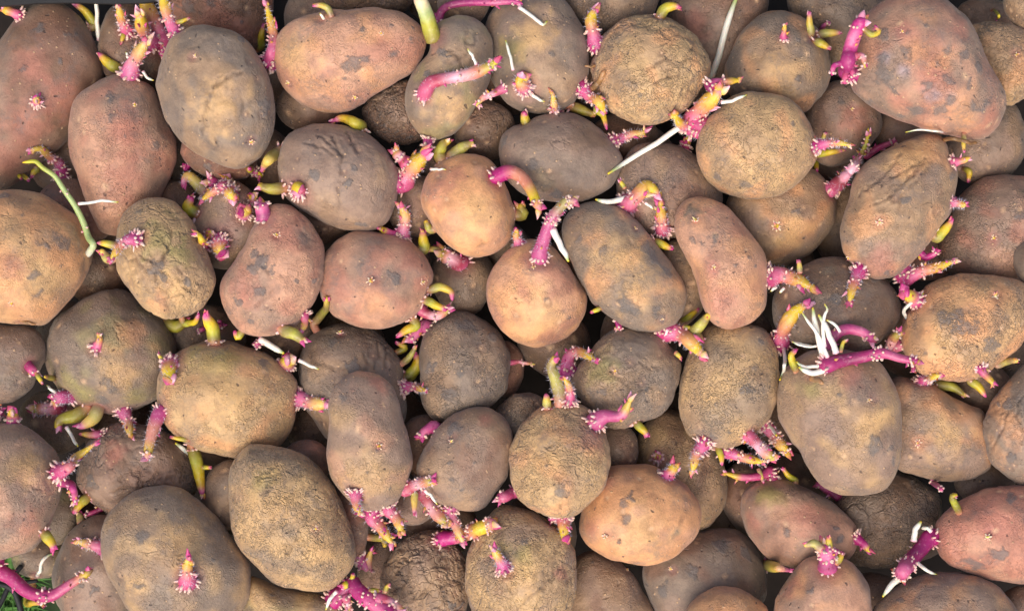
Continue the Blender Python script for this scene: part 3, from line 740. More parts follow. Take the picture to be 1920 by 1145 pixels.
# ---------------------------------------------------------------- mesh building
def new_mesh(name, verts, faces, col=None, mask=None, mat=None):
    me = bpy.data.meshes.new(name)
    verts = np.asarray(verts, dtype=np.float32)
    me.vertices.add(len(verts)); me.vertices.foreach_set("co", verts.ravel())
    sizes = np.array([len(f) for f in faces]) if not isinstance(faces, np.ndarray) else np.full(len(faces), faces.shape[1])
    flat = faces.ravel() if isinstance(faces, np.ndarray) else np.array([i for f in faces for i in f])
    me.loops.add(len(flat)); me.loops.foreach_set("vertex_index", flat.astype(np.int32))
    me.polygons.add(len(sizes))
    me.polygons.foreach_set("loop_start", np.concatenate([[0], np.cumsum(sizes)[:-1]]).astype(np.int32))
    me.polygons.foreach_set("loop_total", sizes.astype(np.int32))
    me.polygons.foreach_set("use_smooth", np.ones(len(sizes), dtype=bool))
    me.update(calc_edges=True)
    for nm, dat in (("Col", col), ("Mask", mask)):
        if dat is not None:
            a = me.color_attributes.new(nm, 'FLOAT_COLOR', 'POINT')
            d4 = np.ones((len(verts), 4), dtype=np.float32); d4[:, :3] = dat
            a.data.foreach_set("color", d4.ravel())
    if mat: me.materials.append(mat)
    return me
def link(name, me, parent=None, loc=(0, 0, 0)):
    o = bpy.data.objects.new(name, me); COL.objects.link(o)
    if parent is not None: o.parent = parent
    o.location = loc
    return o

_ico = {}
def ico(sub):
    if sub not in _ico:
        bm = bmesh.new(); bmesh.ops.create_icosphere(bm, subdivisions=sub, radius=1.0)
        v = np.array([x.co[:] for x in bm.verts]); f = np.array([[x.index for x in fc.verts] for fc in bm.faces]); bm.free()
        v /= np.linalg.norm(v, axis=1)[:, None]
        # a small turn keeps no vertex row exactly on the rim
        a, b = 0.31, 0.17
        Rx = np.array([[1, 0, 0], [0, math.cos(a), -math.sin(a)], [0, math.sin(a), math.cos(a)]])
        Ry = np.array([[math.cos(b), 0, math.sin(b)], [0, 1, 0], [-math.sin(b), 0, math.cos(b)]])
        _ico[sub] = (v @ (Rx @ Ry).T, f)
    return _ico[sub]

# ---------------------------------------------------------------- potato outlines -> plan shapes
def catmull_closed(pts, n=8):
    p = np.array(pts, float); out = []
    for i in range(len(p)):
        a, b, c, d = p[i - 1], p[i], p[(i + 1) % len(p)], p[(i + 2) % len(p)]
        for k in range(n):
            t = k / n
            out.append(0.5 * ((2 * b) + (-a + c) * t + (2 * a - 5 * b + 4 * c - d) * t * t + (-a + 3 * b - 3 * c + d) * t ** 3))
    return np.array(out)
TH = np.linspace(-math.pi, math.pi, 257)
class Potato: pass
def parse_potatoes(POT):
    L = []
    for ln in POT.strip().splitlines():
        rank, cols, wr, label, outl, spots = ln.split('|')
        p = Potato(); p.rank = float(rank); p.cols = cols; p.label = label
        p.wr, p.ru = [float(x) / 3 for x in wr.split()]
        if outl.startswith('E'):
            cx, cy, rx, ry, rot = [float(x) for x in outl.split()[1:]]
            k = len(L)
            a = np.linspace(0, 2 * math.pi, 24, endpoint=False)
            wob = 1 + 0.05 * np.sin(2 * a + k) + 0.04 * np.sin(3 * a + 2.3 * k)
            pts = np.stack([cx + rx * wob * np.cos(a), cy + ry * wob * np.sin(a)], 1)
            p.low = True
        else:
            pts = [tuple(float(v) for v in q.split(',')) for q in outl.split()]; p.low = False
        d = catmull_closed(pts) * np.array([1, -1]) + np.array([-960, 572.5])
        x, y = d[:, 0], d[:, 1]; x1, y1 = np.roll(x, -1), np.roll(y, -1)
        cr = x * y1 - x1 * y; A = cr.sum() / 2
        c = np.array([((x + x1) * cr).sum(), ((y + y1) * cr).sum()]) / (6 * A)
        q = d - c
        # densify, moments
        th = np.arctan2(q[:, 1], q[:, 0]); r = np.hypot(q[:, 0], q[:, 1])
        o = np.argsort(th); th, r = th[o], r[o]
        rr = np.interp(TH, np.concatenate([th - 2 * math.pi, th, th + 2 * math.pi]), np.tile(r, 3))
        k = np.array([1, 2, 3, 2, 1.]) / 9
        rr[:-1] = sum(w * np.roll(rr[:-1], s) for w, s in zip(k, (-2, -1, 0, 1, 2))); rr[-1] = rr[0]
        # ellipse with the same second moments
        t = TH[:-1]; r4 = rr[:-1] ** 4 / 4 * (2 * math.pi / 256)
        area = (rr[:-1] ** 2 / 2 * (2 * math.pi / 256)).sum()
        C = np.array([[(r4 * np.cos(t) ** 2).sum(), (r4 * np.cos(t) * np.sin(t)).sum()], [0, (r4 * np.sin(t) ** 2).sum()]]) / area * 4
        C[1, 0] = C[0, 1]
        Ci = np.linalg.inv(C)
        u = np.stack([np.cos(TH), np.sin(TH)], 1)
        p.ell = 1 / np.sqrt(np.einsum('ij,jk,ik->i', u, Ci, u))
        p.r = rr; p.c = c
        p.minor = math.sqrt(np.linalg.eigvalsh(C)[0]); p.major = math.sqrt(np.linalg.eigvalsh(C)[1])
        k = len(L)
        g = np.random.default_rng(100 + k)
        p.H = p.minor * g.uniform(0.80, 0.92)
        p.tilt = g.normal(size=2) * 0.07
        p.spots = []; p.cracks = []
        for s in spots.split():
            kk, v = s.split(':'); v = [float(z) for z in v.split(',')]
            if kk == 'k':
                p.cracks.append([(v[q] - 960, 572.5 - v[q + 1]) for q in range(0, len(v), 2)]); continue
            p.spots.append((kk, v[0] - 960, 572.5 - v[1], v[2]))
        p.z = 0.0; p.dents = []
        L.append(p)
    return L
def rho_of(p, dx, dy):
    th = np.arctan2(dy, dx); d = np.hypot(dx, dy)
    r = np.interp(th, TH, p.r); e = np.interp(th, TH, p.ell)
    rho = d / r
    for _ in range(3):
        w = sstep(0, 0.9, rho); rho = d / (e + (r - e) * w)
    return rho
def half(p, rho): return p.H * np.sqrt(np.clip(1 - rho * rho, 0, 1))

POTS = parse_potatoes(POT)
# loose potatoes lying one layer deeper, so that the gaps look down on more of the heap
fill_rng = np.random.default_rng(3)
for gy in range(8):
    for gx in range(12):
        cx = -40 + gx * 176 + (88 if gy % 2 else 0) + fill_rng.uniform(-16, 16); cy = -30 + gy * 168 + fill_rng.uniform(-16, 16)
        if cx < 120 and cy > 980: continue
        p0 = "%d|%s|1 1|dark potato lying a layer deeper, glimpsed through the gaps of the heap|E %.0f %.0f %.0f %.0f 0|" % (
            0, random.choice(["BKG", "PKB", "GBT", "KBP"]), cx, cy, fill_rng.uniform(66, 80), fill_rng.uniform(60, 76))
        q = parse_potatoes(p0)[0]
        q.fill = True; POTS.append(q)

# the heap goes on past the frame: one ring of potatoes outside it, which also keeps the low daylight out of the gaps
ring = []
for k in range(13): ring += [(-60 + k * 172, -135), (-60 + k * 172, 1320)]
for k in range(7): ring += [(-190, 60 + k * 165), (2100, 60 + k * 165)]
for cx, cy in ring:
    if cx < 130 and cy > 960: continue
    cx += fill_rng.uniform(-12, 12); cy += fill_rng.uniform(-12, 12)
    q = parse_potatoes("5|%s|1 1|potato of the same heap lying just outside the picture|E %.0f %.0f %.0f %.0f 0|" % (random.choice(["TPO", "GTP", "YTO", "PKT"]), cx, cy, fill_rng.uniform(82, 100), fill_rng.uniform(80, 98)))[0]
    q.ring = True; POTS.append(q)
# ---------------------------------------------------------------- stacking: upper potatoes keep their level, lower ones sink until they clear them
CELL = 4.0
def window(p, pad=4):
    m = p.r.max() + pad
    xs = np.arange(math.floor((p.c[0] - m) / CELL), math.ceil((p.c[0] + m) / CELL) + 1)
    ys = np.arange(math.floor((p.c[1] - m) / CELL), math.ceil((p.c[1] + m) / CELL) + 1)
    return xs.astype(int), ys.astype(int)
for p in POTS:
    xs, ys = window(p); X, Y = np.meshgrid(xs * CELL - p.c[0], ys * CELL - p.c[1])
    rho = rho_of(p, X, Y); ins = rho < 1
    p.x0, p.y0 = xs[0], ys[0]
    p.ins = ins; p.hh = half(p, rho); p.tl = p.tilt[0] * X + p.tilt[1] * Y
order = sorted(range(len(POTS)), key=lambda i: -POTS[i].rank + i * 1e-4)
placed = []
SOFT = 0.86
for i in order:
    p = POTS[i]
    z = (p.rank - 6.5) * 11 + (np.random.default_rng(i).uniform(-7, 7))
    if getattr(p, 'fill', False): z = -150
    for j in placed:
        u = POTS[j]
        x0, x1 = max(p.x0, u.x0), min(p.x0 + p.ins.shape[1], u.x0 + u.ins.shape[1])
        y0, y1 = max(p.y0, u.y0), min(p.y0 + p.ins.shape[0], u.y0 + u.ins.shape[0])
        if x1 <= x0 or y1 <= y0: continue
        a = (slice(y0 - p.y0, y1 - p.y0), slice(x0 - p.x0, x1 - p.x0)); b = (slice(y0 - u.y0, y1 - u.y0), slice(x0 - u.x0, x1 - u.x0))
        m = p.ins[a] & u.ins[b]
        if m.sum() < 3: continue
        need = ((p.hh[a] + p.tl[a]) + (u.hh[b] - u.tl[b]))[m].max()
        z = min(z, u.z - need * (1.0 if getattr(p, 'fill', False) else SOFT))
    p.z = z; placed.append(i)
for p in POTS:
    p.k = (D - p.z) / D                    # where it stands at its own height
    p.wc = p.c * p.k
FLOOR = -345.0
print("z range", min(p.z for p in POTS), max(p.z for p in POTS), "floor", FLOOR)
print("named:", sorted([(round(p.z), p.label[:30]) for p in POTS if not getattr(p, 'fill', False)])[:25])

# height map of the heap
HC = 3.0
HX, HY = 2400.0, 1600.0
HN = (int(HY / HC), int(HX / HC))
HM = np.full(HN, FLOOR); HID = np.full(HN, -1)
for i, p in enumerate(POTS):
    m = p.r.max() * p.k + 4
    ix = np.arange(max(0, int((p.wc[0] - m + HX / 2) / HC)), min(HN[1], int((p.wc[0] + m + HX / 2) / HC) + 1))
    iy = np.arange(max(0, int((p.wc[1] - m + HY / 2) / HC)), min(HN[0], int((p.wc[1] + m + HY / 2) / HC) + 1))
    X, Y = np.meshgrid(ix * HC - HX / 2 - p.wc[0], iy * HC - HY / 2 - p.wc[1])
    rho = rho_of(p, X / p.k, Y / p.k)
    h = np.where(rho < 1, p.z + half(p, rho) * p.k + p.tilt[0] * X + p.tilt[1] * Y, -1e9)
    sl = (slice(iy[0], iy[-1] + 1), slice(ix[0], ix[-1] + 1))
    up = h > HM[sl]
    HM[sl] = np.where(up, h, HM[sl]); HID[sl] = np.where(up, i, HID[sl])
def hm(x, y):
    iy = int(round((y + HY / 2) / HC)); ix = int(round((x + HX / 2) / HC))
    if 0 <= iy < HN[0] and 0 <= ix < HN[1]: return HM[iy, ix], HID[iy, ix]
    return 0.0, -1
def w3(px, py, z):
    k = (D - z) / D
    return np.array([(px - 960) * k, (572.5 - py) * k, z])
def hit(px, py):
    z = 0.0; pid = -1
    for _ in range(5):
        q = w3(px, py, z); zz, pid = hm(q[0], q[1]); z = zz if abs(zz - z) < 40 else 0.5 * (z + zz)
    q = w3(px, py, z); z, pid = hm(q[0], q[1])
    return z, pid

# ---------------------------------------------------------------- sprout list
class Sprout: pass
SPROUTS = []
for ln in SPR.strip().splitlines():
    tk = ln.split(); s = Sprout()
    s.sub = tk[0].startswith('+'); s.kind = tk[0].lstrip('+')
    rr = [float(v) for v in tk[1].split('-')]; s.r0, s.r1 = rr[0], rr[-1]
    s.pts = [tuple(float(v) for v in t.split(',')) for t in tk[2:] if ',' in t]
    s.flags = {t for t in tk[2:] if ',' not in t and '=' not in t}
    kv = dict(t.split('=') for t in tk[2:] if '=' in t)
    s.lift = float(kv['L']) if 'L' in kv else None
    s.kids = []
    if s.sub: SPROUTS[-1].kids.append(s)
    else: SPROUTS.append(s)

def choose_parent(s):
    bx, by = s.pts[0]
    z, pid = hit(bx, by)
    deep = pid < 0 or getattr(POTS[pid], 'fill', False) or POTS[pid].rank <= 2.5
    s.in_gap = False
    if deep and s.kind != 'e':
        best, bp = 1.45, None
        for i, p in enumerate(POTS):
            if getattr(p, 'fill', False) or p.rank < 3: continue
            q = w3(bx, by, p.z) - np.array([*p.wc, p.z])
            rho = float(rho_of(p, np.array([q[0] / p.k]), np.array([q[1] / p.k]))[0])
            gap = (rho - 1) * p.minor / 60
            if rho > 0.9 and 1 + gap < best: best, bp = 1 + gap, i
        if bp is not None and not (pid >= 0 and POTS[pid].rank >= 1.5 and best > 1.3):
            s.in_gap = True; return bp, POTS[bp].z - 8
    return pid, z
for s in SPROUTS:
    s.pid, s.bz = choose_parent(s)
    if s.pid < 0:
        s.pid = min(range(len(POTS)), key=lambda i: np.hypot(*(POTS[i].wc - w3(*s.pts[0], 0)[:2])))
    if not s.in_gap:
        p = POTS[s.pid]; q = w3(*s.pts[0], s.bz)
        p.dents.append((q[0] - p.wc[0], q[1] - p.wc[1], max(7, s.r0) * (1.5 if s.kind != 'e' else 1.35), s.kind))

vis = {}
for iy in range(0, HN[0]):
    y = iy * HC - HY / 2
    if abs(y) > 572: continue
    for ix in range(HN[1]):
        x = ix * HC - HX / 2
        if abs(x) <= 960: vis.setdefault(HID[iy, ix], []).append((x, y))
for i, p in enumerate(POTS): p.nvis = len(vis.get(i, []))
for i, p in enumerate(POTS):
    if getattr(p, 'fill', False):
        p.label = FILL.get(i, ""); p.skip = not p.label
        if p.nvis >= 60 and p.skip: print("UNLABELLED", i, p.nvis)
    else: p.skip = p.nvis < 30 and not getattr(p, 'ring', False)
def fix_parent(s):
    if not POTS[s.pid].skip: return
    q = w3(*s.pts[0], s.bz)
    s.pid = min((i for i in range(len(POTS)) if not POTS[i].skip), key=lambda i: np.linalg.norm(np.array([*POTS[i].wc, POTS[i].z]) - q))
    s.in_gap = True
for s in SPROUTS: fix_parent(s)
# ---------------------------------------------------------------- potato meshes
GROUP = "sprouting potatoes heaped together"
for i, p in enumerate(POTS):
    fill = getattr(p, 'fill', False)
    if p.skip: continue
    v, f = ico(3 if fill else (4 if p.low else (6 if len(p.cracks) > 1 or p.wr > 0.9 else 5)))
    th = np.arctan2(v[:, 1], v[:, 0]); rho = np.hypot(v[:, 0], v[:, 1])
    w = sstep(0, 0.9, rho)
    R = np.interp(th, TH, p.ell) * (1 - w) + np.interp(th, TH, p.r) * w
    x = rho * R * np.cos(th); y = rho * R * np.sin(th); z = p.H * v[:, 2]
    co = np.stack([x, y, z + p.tilt[0] * x + p.tilt[1] * y], 1) * p.k
    base = np.array([i * 3.71, i * 1.37, i * 7.9])
    up = sstep(-0.2, 0.35, v[:, 2])                 # keep the traced silhouette, relief mostly on the faces
    nrm = np.stack([x / (p.major ** 2), y / (p.minor ** 2), z / p.H ** 2], 1); nrm /= np.linalg.norm(nrm, axis=1)[:, None] + 1e-9
    q = co / 62.0 + base
    disp = perlin(q) * 5.5 * (0.35 + 0.65 * up) + perlin(co / 26 + base + 5) * 1.8 + perlin(co / 11 + base + 9) * (0.5 + 0.8 * p.ru)
    if not fill:
        # long shallow folds in the shrunken skin
        a = (i * 2.4) % math.pi
        ca, sa = math.cos(a), math.sin(a)
        st = np.stack([(co[:, 0] * ca + co[:, 1] * sa) * 0.35, -co[:, 0] * sa + co[:, 1] * ca, co[:, 2]], 1)
        wp = np.stack([perlin(co / 40 + base + 20), perlin(co / 40 + base + 30), perlin(co / 40 + base + 40)], 1) * 0.9
        rid = 1 - np.abs(perlin(st / 21 + wp + base)) * 4.2
        rid = np.clip(rid, 0, 1) ** 1.6
        area = sstep(0.02 - 0.34 * p.wr, 0.30 - 0.25 * p.wr, perlin(co / 75 + base + 50))
        disp -= rid * area * (0.6 + 3.7 * p.wr)
        rid2 = np.clip(1 - np.abs(perlin(st / 11 + wp * 1.6 + base + 3)) * 3.6, 0, 1) ** 1.5
        disp -= rid2 * area * 1.1 * p.wr
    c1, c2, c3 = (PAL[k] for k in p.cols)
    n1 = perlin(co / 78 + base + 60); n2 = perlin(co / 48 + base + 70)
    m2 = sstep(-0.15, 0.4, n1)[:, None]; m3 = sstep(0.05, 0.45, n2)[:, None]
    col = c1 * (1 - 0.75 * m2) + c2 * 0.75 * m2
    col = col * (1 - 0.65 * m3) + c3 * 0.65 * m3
    dirt = np.zeros(len(co))
    jx = co[:, 0] + p.wc[0]; jy = co[:, 1] + p.wc[1]; hz = co[:, 2] + p.z
    ix = jx * D / (D - hz); iy = jy * D / (D - hz)
    jit = np.stack([perlin(co / 15 + base + 80), perlin(co / 15 + base + 90)], 1)
    upper = v[:, 2] > -0.1; js = perlin(co / 5.5 + base + 180)
    for kk, sx, sy, sr in p.spots:
        # spot centre on this potato's own surface
        d0 = np.hypot(ix - sx, iy - sy) + (~upper) * 1e6
        c0 = co[np.argmin(d0)]
        dd = np.linalg.norm(co - c0, axis=1)
        dd = dd * (1 + 0.7 * jit[:, 0]) + 0.45 * sr * js
        if kk == 'd': dirt = np.maximum(dirt, 1 - sstep(sr * 0.45, sr * 1.35, dd) )
        elif kk == 'c':
            mm = (1 - sstep(sr * 0.6, sr * 1.1, dd)); col = col * (1 - mm[:, None] * 0.85) + SPOT['c'] * mm[:, None] * 0.85
            disp += mm * (perlin(co / 5 + base) * 3.0 + 1.0); dirt = np.maximum(dirt, mm * 0.5)
        else:
            d2 = np.linalg.norm(co - c0, axis=1) * (1 + 0.7 * perlin(co / 24 + base + 160)) + 9 * perlin(co / 9 + base + 170)
            mm = (1 - sstep(sr * 0.2, sr * 1.5, d2))[:, None] * 0.62; col = col * (1 - mm) + SPOT[kk] * mm
    if not fill:
        # resting eyes: shallow dimples under a curved brow
        ge = np.random.default_rng(900 + i); cand = np.where(v[:, 2] > 0.25)[0]
        for _ in range(int(ge.integers(3, 6))):
            c0 = co[ge.choice(cand)]; off = co - c0; dd = np.linalg.norm(off, axis=1); an = ge.uniform(0, 6.28); er = ge.uniform(4, 7.5)
            side = (off[:, 0] * math.cos(an) + off[:, 1] * math.sin(an)) / (dd + 1e-6)
            brow = np.exp(-((dd - er * 1.5) / (er * 0.30)) ** 2) * sstep(0.35, 0.8, side)
            disp -= np.exp(-(dd / er) ** 2) * 2.8 + brow * 1.5
            disp += np.exp(-((dd - er * 2.1) / (er * 0.45)) ** 2) * sstep(0.2, 0.8, side) * 1.0 + np.exp(-(dd / (er * 0.32)) ** 2) * 1.8
            e2 = (np.exp(-(dd / (er * 1.1)) ** 2) * 0.38)[:, None]; col = col * (1 - e2) + lin(126, 82, 74) * e2
            e3 = (np.exp(-(dd / (er * 0.30)) ** 2) * 0.8)[:, None]; col = col * (1 - e3) + lin(214, 178, 140) * e3
            e4 = (brow * 0.3)[:, None]; col = col * (1 - e4) + lin(78, 58, 50) * e4
    for ci, ck in enumerate(p.cracks):
        wx = ix + 5.0 * perlin(co / 12 + base + 130); wy = iy + 5.0 * perlin(co / 12 + base + 140)
        ck = np.array(ck); dist = np.full(len(co), 1e6); al = np.zeros(len(co))
        for a_, b_ in zip(ck[:-1], ck[1:]):
            ab = b_ - a_; tt = np.clip(((wx - a_[0]) * ab[0] + (wy - a_[1]) * ab[1]) / (ab @ ab), 0, 1)
            dd = np.hypot(wx - a_[0] - tt * ab[0], wy - a_[1] - tt * ab[1]); dist = np.minimum(dist, dd)
        dist = dist + (~upper) * 1e6
        vary = 0.7 + 0.5 * perlin(co / 18 + base + 150)
        disp -= (4.6 * np.exp(-(dist / 1.9) ** 2) - 0.8 * np.exp(-((dist - 6) / 3.2) ** 2)) * np.clip(vary, 0.2, 1.2)
        dk = (np.exp(-(dist / 2.4) ** 2) * 0.45)[:, None]; col = col * (1 - dk) + lin(74, 58, 48) * dk
    nat = sstep(0.15, 0.6, perlin(co / 52 + base + 110)) * 0.20          # a little dirt of its own
    dirt = np.maximum(dirt, nat)
    pink = lin(156, 90, 92)
    for dx, dy, sr, kk in p.dents:
        d0 = np.hypot(co[:, 0] - dx, co[:, 1] - dy) + (~upper) * 1e6
        c0 = co[np.argmin(d0)]; dd = np.linalg.norm(co - c0, axis=1)
        disp -= (1 - sstep(0, sr * 1.25, dd)) * (3.6 if kk == 'e' else 4.0) - np.exp(-((dd - sr * 1.5) / (sr * 0.45)) ** 2) * 0.8
        mm = (1 - sstep(sr * 0.3, sr * 1.7, dd))[:, None] * (0.34 if kk == 'e' else 0.5)
        col = col * (1 - mm) + pink * mm
    co = co + nrm * disp[:, None] * p.k
    mask = np.stack([dirt, np.full(len(co), p.wr), np.full(len(co), max(0.06, 0.9 * p.ru))], 1)
    me = new_mesh("potato", co * S, f, col, mask, M_SKIN)
    o = link("potato", me, None, (p.wc[0] * S, p.wc[1] * S, p.z * S))
    o["label"] = p.label; o["category"] = "potato"; o["group"] = "potatoes of the heap outside the picture" if getattr(p, "ring", False) else GROUP
    p.obj = o; p.loc = np.array([p.wc[0], p.wc[1], p.z])
    # real surface, for seating the sprouts
    p.surf = co + p.loc
    p.upper = v[:, 2] > -0.15

# ---------------------------------------------------------------- sprout geometry
CC = {'mag': lin(184, 34, 118), 'dmag': lin(134, 22, 88), 'pink': lin(212, 104, 144), 'salm': lin(206, 132, 104), 'yel': lin(222, 194, 28),
      'ygr': lin(176, 176, 52), 'oli': lin(132, 120, 52), 'cream': lin(232, 214, 168), 'white': lin(234, 230, 214), 'pgr': lin(168, 184, 118),
      'brn': lin(120, 92, 58), 'lpink': lin(232, 178, 190), 'tan': lin(176, 130, 84), 'red': lin(176, 60, 84), 'green': lin(110, 140, 40), 'ysal': lin(214, 172, 60)}
RAMP = {
    's': [(0, 'dmag'), (0.15, 'mag'), (0.36, 'pink'), (0.55, 'salm'), (0.74, 'ysal'), (0.88, 'yel'), (1, 'pink')],
    'star': [(0, 'mag'), (0.25, 'mag'), (0.42, 'pink'), (0.56, 'salm'), (0.72, 'yel'), (1, 'yel')],
    'y': [(0, 'salm'), (0.18, 'oli'), (0.4, 'ygr'), (0.65, 'yel'), (0.8, 'ysal'), (0.9, 'pink'), (1, 'mag')],
    'o': [(0, 'salm'), (0.25, 'oli'), (0.6, 'ygr'), (0.85, 'oli'), (1, 'yel')],
    'm': [(0, 'mag'), (0.3, 'dmag'), (0.55, 'mag'), (0.75, 'pink'), (0.9, 'mag'), (1, 'mag')],
    'mY': [(0, 'mag'), (0.2, 'mag'), (0.38, 'salm'), (0.6, 'salm'), (0.82, 'yel'), (1, 'pink')],
    'mO': [(0, 'mag'), (0.45, 'mag'), (0.6, 'pink'), (0.75, 'oli'), (0.9, 'ygr'), (1, 'pink')],
    'mB': [(0, 'mag'), (0.6, 'mag'), (0.78, 'pink'), (0.88, 'salm'), (0.94, 'yel'), (0.98, 'brn'), (1, 'brn')],
    'h': [(0, 'mag'), (0.5, 'mag'), (0.68, 'pink'), (0.8, 'yel'), (0.92, 'yel'), (1, 'mag')],
    'p': [(0, 'pink'), (0.3, 'red'), (0.5, 'lpink'), (0.75, 'salm'), (0.9, 'ygr'), (1, 'yel')],
    'q': [(0, 'oli'), (0.35, 'ygr'), (0.6, 'pgr'), (0.85, 'cream'), (1, 'pink')],
    'w': [(0, 'lpink'), (0.08, 'white'), (0.8, 'white'), (0.93, 'pgr'), (1, 'yel')],
    'g': [(0, 'white'), (0.2, 'pgr'), (0.7, 'pgr'), (0.92, 'ygr'), (1, 'yel')],
    'd': [(0, 'tan'), (0.5, 'brn'), (1, 'tan')],
}
def ramp_col(kind, t):
    st = RAMP[kind]; ts = [a for a, _ in st]; cs = np.array([CC[b] for _, b in st])
    return np.stack([np.interp(t, ts, cs[:, k]) for k in range(3)], -1)

class Geo:
    def __init__(self): self.v = []; self.f = []; self.c = []; self.n = 0
    def add(self, v, f, c):
        self.v.append(v); self.c.append(c); self.f += [tuple(i + self.n for i in q) for q in f]; self.n += len(v)
    def build(self, name, mat, parent, origin):
        v = np.concatenate(self.v); c = np.concatenate(self.c)
        return link(name, new_mesh(name, (v - origin) * S, self.f, c, None, mat), parent)

def spline(P, n):
    P = np.asarray(P, float)
    if len(P) == 2: P = np.array([P[0], (P[0] + P[1]) / 2, P[1]])
    seg = np.linalg.norm(np.diff(P, axis=0), axis=1); cum = np.concatenate([[0], np.cumsum(seg)]); L = cum[-1]
    ext = np.vstack([2 * P[0] - P[1], P, 2 * P[-1] - P[-2]])
    out = []
    for s in np.linspace(0, L, n):
        k = min(np.searchsorted(cum, s, side='right') - 1, len(P) - 2); t = (s - cum[k]) / max(seg[k], 1e-6)
        a, b, c, d = ext[k], ext[k + 1], ext[k + 2], ext[k + 3]
        out.append(0.5 * ((2 * b) + (-a + c) * t + (2 * a - 5 * b + 4 * c - d) * t * t + (-a + 3 * b - 3 * c + d) * t ** 3))
    return np.array(out), L
def frames(C):
    T = np.gradient(C, axis=0); T /= np.linalg.norm(T, axis=1)[:, None] + 1e-9
    a = np.array([0, 0, 1.0]) if abs(T[0][2]) < 0.9 else np.array([1.0, 0, 0])
    U = []; u = np.cross(T[0], a)
    for t in T:
        u = u - t * np.dot(u, t); u /= np.linalg.norm(u) + 1e-9; U.append(u)
    U = np.array(U); return T, U, np.cross(T, U)
def tube(geo, C, R, colf, sides=12, flat=1.0, wob=0.0, seed=0):
    T, U, V = frames(C); n = len(C)
    a = np.linspace(0, 2 * math.pi, sides, endpoint=False)
    rr = R[:, None] * np.ones((1, sides))
    if wob:
        g = np.random.default_rng(seed)
        rr = rr * (1 + wob * (np.sin(3 * a + g.uniform(0, 6))[None] * np.sin(np.linspace(0, 9, n) + g.uniform(0, 6))[:, None] + 0.5 * g.normal(size=(n, sides)) * 0.5))
    V3 = C[:, None] + rr[:, :, None] * (np.cos(a)[None, :, None] * U[:, None] + flat * np.sin(a)[None, :, None] * V[:, None])
    v = np.concatenate([V3.reshape(-1, 3), C[:1] - T[:1] * R[0] * 0.3, C[-1:] + T[-1:] * R[-1] * 0.5])
    f = []
    for i in range(n - 1):
        for k in range(sides):
            k2 = (k + 1) % sides
            f.append((i * sides + k, i * sides + k2, (i + 1) * sides + k2, (i + 1) * sides + k))
    b0, b1 = n * sides, n * sides + 1
    for k in range(sides):
        k2 = (k + 1) % sides
        f.append((k2, k, b0)); f.append(((n - 1) * sides + k, (n - 1) * sides + k2, b1))
    t = np.linspace(0, 1, n); c = colf(t)
    cv = np.concatenate([np.repeat(c, sides, axis=0), c[:1], c[-1:]])
    geo.add(v, f, cv); return T, U, V
def cone(geo, p, d, ln, r, c0, c1, g, sides=5):
    d = d / (np.linalg.norm(d) + 1e-9)
    bend = g.normal(size=3) * 0.22; C = []
    for t in (0, 0.35, 0.7, 1.0):
        C.append(p + d * ln * t + bend * ln * t * t * 0.5)
    C = np.array(C); R = r * np.array([0.85, 1.0, 0.92, 0.55])
    tube(geo, C, R, lambda t: c0[None] * (1 - t[:, None]) + c1[None] * t[:, None], sides)
def leaf(geo, p, d, ln, r, c0, c1, g, up=0.0):
    d = d / (np.linalg.norm(d) + 1e-9)
    bend = g.normal(size=3) * 0.35 + np.array([0, 0, up])
    ts = np.linspace(0, 1, 7)
    C = np.array([p + d * ln * t + bend * ln * t * t * 0.45 for t in ts])
    R = r * np.array([0.7, 1.0, 1.05, 0.9, 0.65, 0.38, 0.10])
    tube(geo, C, R, lambda t: c0[None] * (1 - t[:, None]) + c1[None] * t[:, None], 8, 0.55)

def nearest_surf(p, q):
    s = p.surf[p.upper]; return s[np.argmin(((s - q) ** 2).sum(1))]

